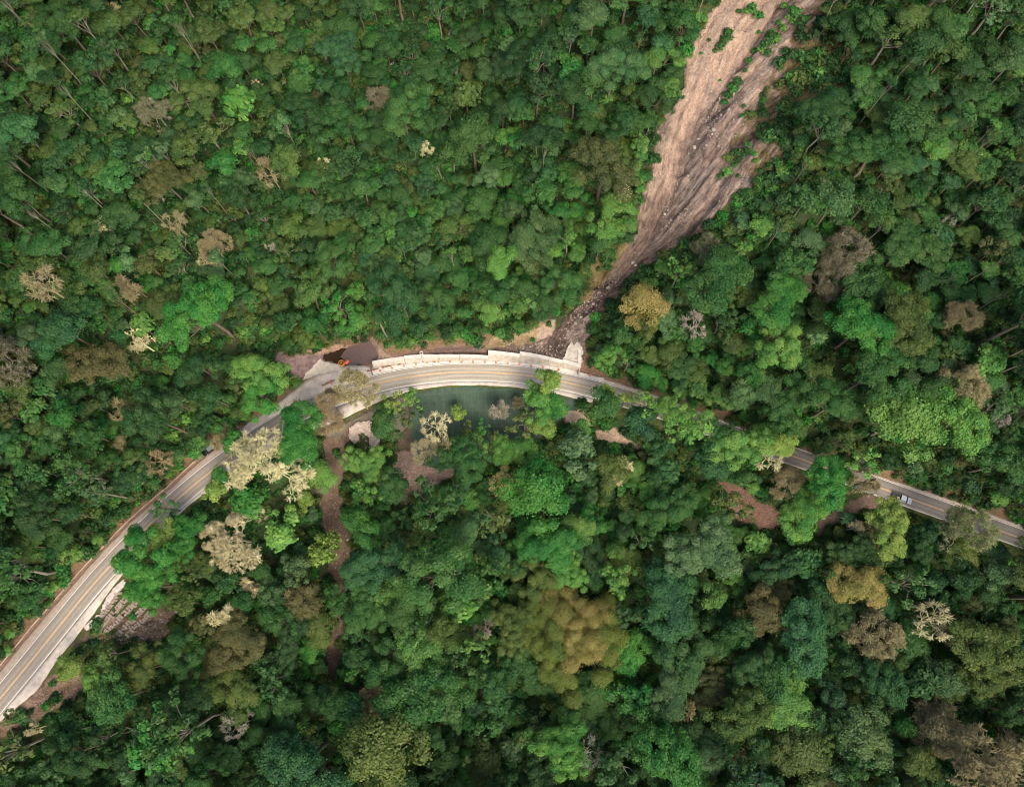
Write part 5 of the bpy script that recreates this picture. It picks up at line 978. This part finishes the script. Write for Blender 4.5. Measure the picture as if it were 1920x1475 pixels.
def joint(p):
    """crown and trunk in one mesh, leaf colour read from the scattered point"""
    a = p.crown; n1 = len(a.vertices); V1 = np.empty(n1 * 3, np.float32); a.vertices.foreach_get('co', V1); V1 = V1.reshape(-1, 3); F1 = np.arange(n1).reshape(-1, 4); t1 = np.empty(len(F1), np.float32); a.attributes['tone'].data.foreach_get('value', t1)
    b_ = p.trunk; n2_ = len(b_.vertices); V2 = np.empty(n2_ * 3, np.float32); b_.vertices.foreach_get('co', V2); V2 = V2.reshape(-1, 3); F2 = np.empty(len(b_.loops), np.int32); b_.loops.foreach_get('vertex_index', F2); F2 = F2.reshape(-1, 4) + n1
    me = np_mesh('scattered_tree', np.vstack([V1, V2]), np.vstack([F1, F2]), [M_leafi, p.trunk.materials[0]], mat_idx=np.concatenate([np.zeros(len(F1)), np.ones(len(F2))])); at = me.attributes.new('tone', 'FLOAT', 'FACE'); at.data.foreach_set('value', np.concatenate([t1, np.full(len(F2), .5)]).astype(np.float32)); l1 = np.empty(len(F1), np.float32); a.attributes['limb'].data.foreach_get('value', l1); at = me.attributes.new('limb', 'FLOAT', 'FACE'); at.data.foreach_set('value', np.concatenate([l1, np.full(len(F2), .5)]).astype(np.float32)); return me
allp = []; pid = {}
for k in ('small', 'medium', 'large', 'coarse', 'sparse', 'slender'):
    for p in PR[k]: pid[id(p)] = len(allp); allp.append(joint(p))
scatter('forest', allp, [(t['x'], t['y'], t['z']) for t in rest], [pid[id(t['p'])] for t in rest], np.array([(t['sc'], t['sc'], t['hs']) for t in rest]), np.array([(0, 0, t['rz']) for t in rest]), np.array([t['tint'] for t in rest]), 'smaller leafy trees filling the forest between the larger ones')
# undergrowth
un = 42000; ux = rng.uniform(-240, 240, un); uy = rng.uniform(-150, 265, un); uz = hq(ux, uy); upx, upy = project(ux, uy, uz)
bad = np.zeros(un, bool)
_, ud = sd_road(ux, uy); us, _ = sd_road(ux, uy); lim_t = np.interp(us, toe_s, toe_d); lim_l = np.interp(us, low_s, low_d)
bad |= (ud < lim_t + .3) & (ud > lim_l - 1.2)
for c in (SLIDE, NET, NETD, DEB2, DR1, DR2, [(1050,770),(1100,762),(1110,800),(1060,800)], [(1112,804),(1150,805),(1212,832),(1206,846),(1115,822)], [(510,652),(548,665),(600,655),(640,645),(705,630),(735,672),(700,700),(600,720),(530,690)], [(640,790),(715,785),(718,850),(655,835)], [(905,660),(1000,612),(1035,600),(1100,560),(1110,700),(700,690),(700,660)]):
    bad |= inpoly(upx, upy, c)
rsb = inpoly(upx, upy, RSIDE) & (rng.random(un) < .40); bad &= ~rsb
deb = inpoly(upx, upy, DEB1); bad |= deb & (rng.random(un) < .95)
semi = inpoly(upx, upy, [(0,1400),(0,1330),(110,1262),(130,1215),(240,1075),(335,1140),(330,1200),(200,1215),(160,1300)]); bad |= semi & (rng.random(un) < .8)
edge = inpoly(upx, upy, [(1040,700),(1040,400),(1180,200),(1240,150),(1330,0),(1620,0),(1500,330),(1300,500),(1130,640)])
ok = ~bad & (-60 < upx) & (upx < 1980) & (-60 < upy) & (upy < 1540)
ux, uy, uz, upx, upy, edge = [a[ok] for a in (ux, uy, uz, upx, upy, edge)]; un = len(ux)
ucols = np.array([TINT[k] for k in ('mid green', 'vivid green', 'olive', 'light green', 'dark green')]); ci_ = rng.choice(5, un, p=[.4, .12, .22, .06, .2]); ut = ucols[ci_] * (.75 + .5 * rng.random((un, 1)))
usc = .7 + 1.1 * rng.random(un)
def joint_s(p): return joint(p)
scatter('undergrowth', [joint(p) for p in PR['shrub']], np.stack([ux, uy, uz - .2], 1), rng.integers(0, 3, un), np.stack([usc, usc, usc * (.7 + .6 * rng.random(un))], 1), np.stack([np.zeros(un), np.zeros(un), rng.random(un) * 6.28], 1), ut, 'low green undergrowth covering the ground below the trees')
# rocks
def rock_mesh(seed, m):
    r = np.random.default_rng(seed); bm = bmesh.new(); bmesh.ops.create_icosphere(bm, subdivisions=2, radius=1); S = r.uniform(.6, 1.15, 3)
    for k in range(5):
        nrm = Vector(r.normal(size=3)).normalized(); lim = r.uniform(.45, .8)
        for v in bm.verts:
            q = v.co.dot(nrm)
            if q > lim: v.co -= nrm * (q - lim)
    for v in bm.verts: v.co = Vector((v.co.x * S[0], v.co.y * S[1], v.co.z * S[2] * .75)) * (1 + .05 * r.normal())
    me = bpy.data.meshes.new('rock'); bm.to_mesh(me); bm.free(); me.materials.append(m); return me
M_rock = simple('pale_rock', (.28, .24, .195), .9, noise=.25, nscale=1.5, bump=.1); M_rockd = simple('brown_rock', (.24, .18, .14), .9, noise=.3, nscale=1.5)
rk = [rock_mesh(900 + i, M_rock) for i in range(4)]; rkd = [rock_mesh(920 + i, M_rockd) for i in range(3)]
BO = [(1090,595,5),(1079,606,3),(1100,586,3),(1066,620,2.4),(1075,615,2),(900,649,2.6),(955,645,2.4),(1337,244,4.6),(1335,252,4),(1302,277,3.6),(1346,275,3),(1352,217,3.4),(1402,187,3.6),(1322,130,3),(1327,140,3),(1330,150,3),(1331,162,3),(1333,172,2.6),(1187,492,4),(1192,498,3.2),(1252,395,3.4),(1246,402,3),(653,1010,4),(1366,205,2.6),(1420,160,2.8),(1428,140,2.8),(1415,172,2.4),(1310,262,2.8),(1048,648,2.6),(1032,650,2.4),(1060,634,2.2),(1270,345,3),(1290,330,3),(1112,570,3),(1140,540,3),(1385,170,2.2)]
zb = lambda px, py: 'in the stream bed above the wall' if py > 540 else 'in the dark channel of the landslide' if py > 300 else 'on the middle of the landslide' if py > 190 else 'on the upper landslide'
bc = {}
for i, (px, py, q) in enumerate(BO):
    x, y = [float(v) for v in pix_ground(px, py)]; z = float(hq(x, y)); depth = y * sp - (z - CAM_H) * cp; s_ = q * depth / FPX * 1.15
    o = add('boulder', rk[i % 4], None, (x, y, z + s_ * .12)); o.scale = (s_,) * 3; o.rotation_euler = (0, 0, rng.random() * 6.28); bc.setdefault('in the brown gully below the road' if py > 900 else zb(px, py), []).append((px, py, o))
for zn, l in bc.items():
    l.sort(key=lambda a: a[1])
    for i, (px, py, o) in enumerate(l): tag(o, f'pale grey boulder {zn}' + (f', {ORD[i]} counting downhill' if len(l) > 1 else ''), 'boulder', 'boulders in the landslide and its stream' if zn[:6] != 'in the brown'[:6] or 'gully' not in zn else None)
def in_px(poly, n, zone_w=1.0):
    xs_ = [p[0] for p in poly]; ys_ = [p[1] for p in poly]; X = rng.uniform(min(xs_), max(xs_), n * 3); Y = rng.uniform(min(ys_), max(ys_), n * 3); m = inpoly(X, Y, poly); X, Y = X[m][:n], Y[m][:n]; return pix_ground(X, Y)
RB = []; 
for poly, n, smin, smax in ((SLIDE, 600, .10, .34), ([(1310,0),(1400,0),(1345,260),(1270,390),(1235,420),(1300,250),(1330,150)], 200, .15, .45), ([(1340,170),(1430,120),(1460,60),(1420,200),(1360,280),(1310,290)], 380, .12, .45), ([(1400,330),(1435,335),(1330,400),(1250,440),(1240,420),(1320,370)], 220, .15, .5), ([(1040,655),(1060,600),(1095,565),(1150,510),(1165,520),(1110,590),(1085,640)], 320, .15, .5), ([(900,665),(960,650),(1010,645),(1055,660),(1056,680),(975,664)], 200, .15, .5), (DEB1, 360, .1, .35), (DEB2, 220, .1, .35), ([(0,1370),(0,1335),(110,1265),(165,1270),(165,1300),(70,1350)], 260, .12, .45), ([(170,1200),(330,1140),(335,1185),(240,1215)], 300, .15, .6), (DR1, 50, .1, .3), ([(655,800),(715,790),(712,850),(660,835)], 60, .2, .7)):
    X, Y = in_px(poly, n)
    for x, y in zip(X, Y): RB.append((x, y, smin + (smax - smin) * rng.random() ** 2.2))
RB = np.array(RB); n = len(RB)
scatter('rubble', rk + rkd, np.stack([RB[:, 0], RB[:, 1], hq(RB[:, 0], RB[:, 1]) + RB[:, 2] * .1], 1), rng.choice(7, n, p=[.09, .09, .09, .09, .22, .21, .21]), np.repeat(RB[:, 2:3], 3, 1) * rng.uniform(.7, 1.3, (n, 3)), rng.random((n, 3)) * [.5, .5, 6.28], np.ones((n, 3)), 'loose stones strewn over the landslide, stream bed and debris gullies')
# fallen logs
LOGS = [((626,896),(628,916),'upright in the upper brown gully'), ((641,920),(641,938),'at the right edge of the brown gully'), ((649,1012),(665,1026),'pointing right across the brown gully'), ((618,905),(612,925),'leaning left in the upper brown gully'), ((634,950),(628,968),'short in the middle of the brown gully'), ((800,862),(792,884),'on the upper debris patch below the netting'), ((786,930),(778,942),'at the foot of the debris patch'), ((1382,60),(1412,61),'lying flat across the upper landslide'), ((372,861),(352,872),'on the dirt verge above the left road'), ((318,905),(330,893),'on the dirt verge left of the cream tree'), ((1402,345),(1424,336),'on the right foot of the landslide')]
for a, c, w_ in LOGS:
    P = gw([a, c]); A_ = np.array([*P[0], hq(*P[0]) + .25]); B_ = np.array([*P[1], hq(*P[1]) + .35]); Mi = (A_ + B_) / 2 + [.2, .15, .05]; V, F = segs_mesh([A_, Mi, Mi], [Mi, B_, Mi + (B_ - A_) * .2 + [.6, .5, .3]], [.17, .14, .07], [.14, .09, .04], 7)
    V = V - A_; o = add('fallen_log', np_mesh('fallen_log', V, F, [M_bark]), None, tuple(float(v) for v in A_)); tag(o, 'bleached fallen log ' + w_, 'log', 'bleached logs lying on bare ground')
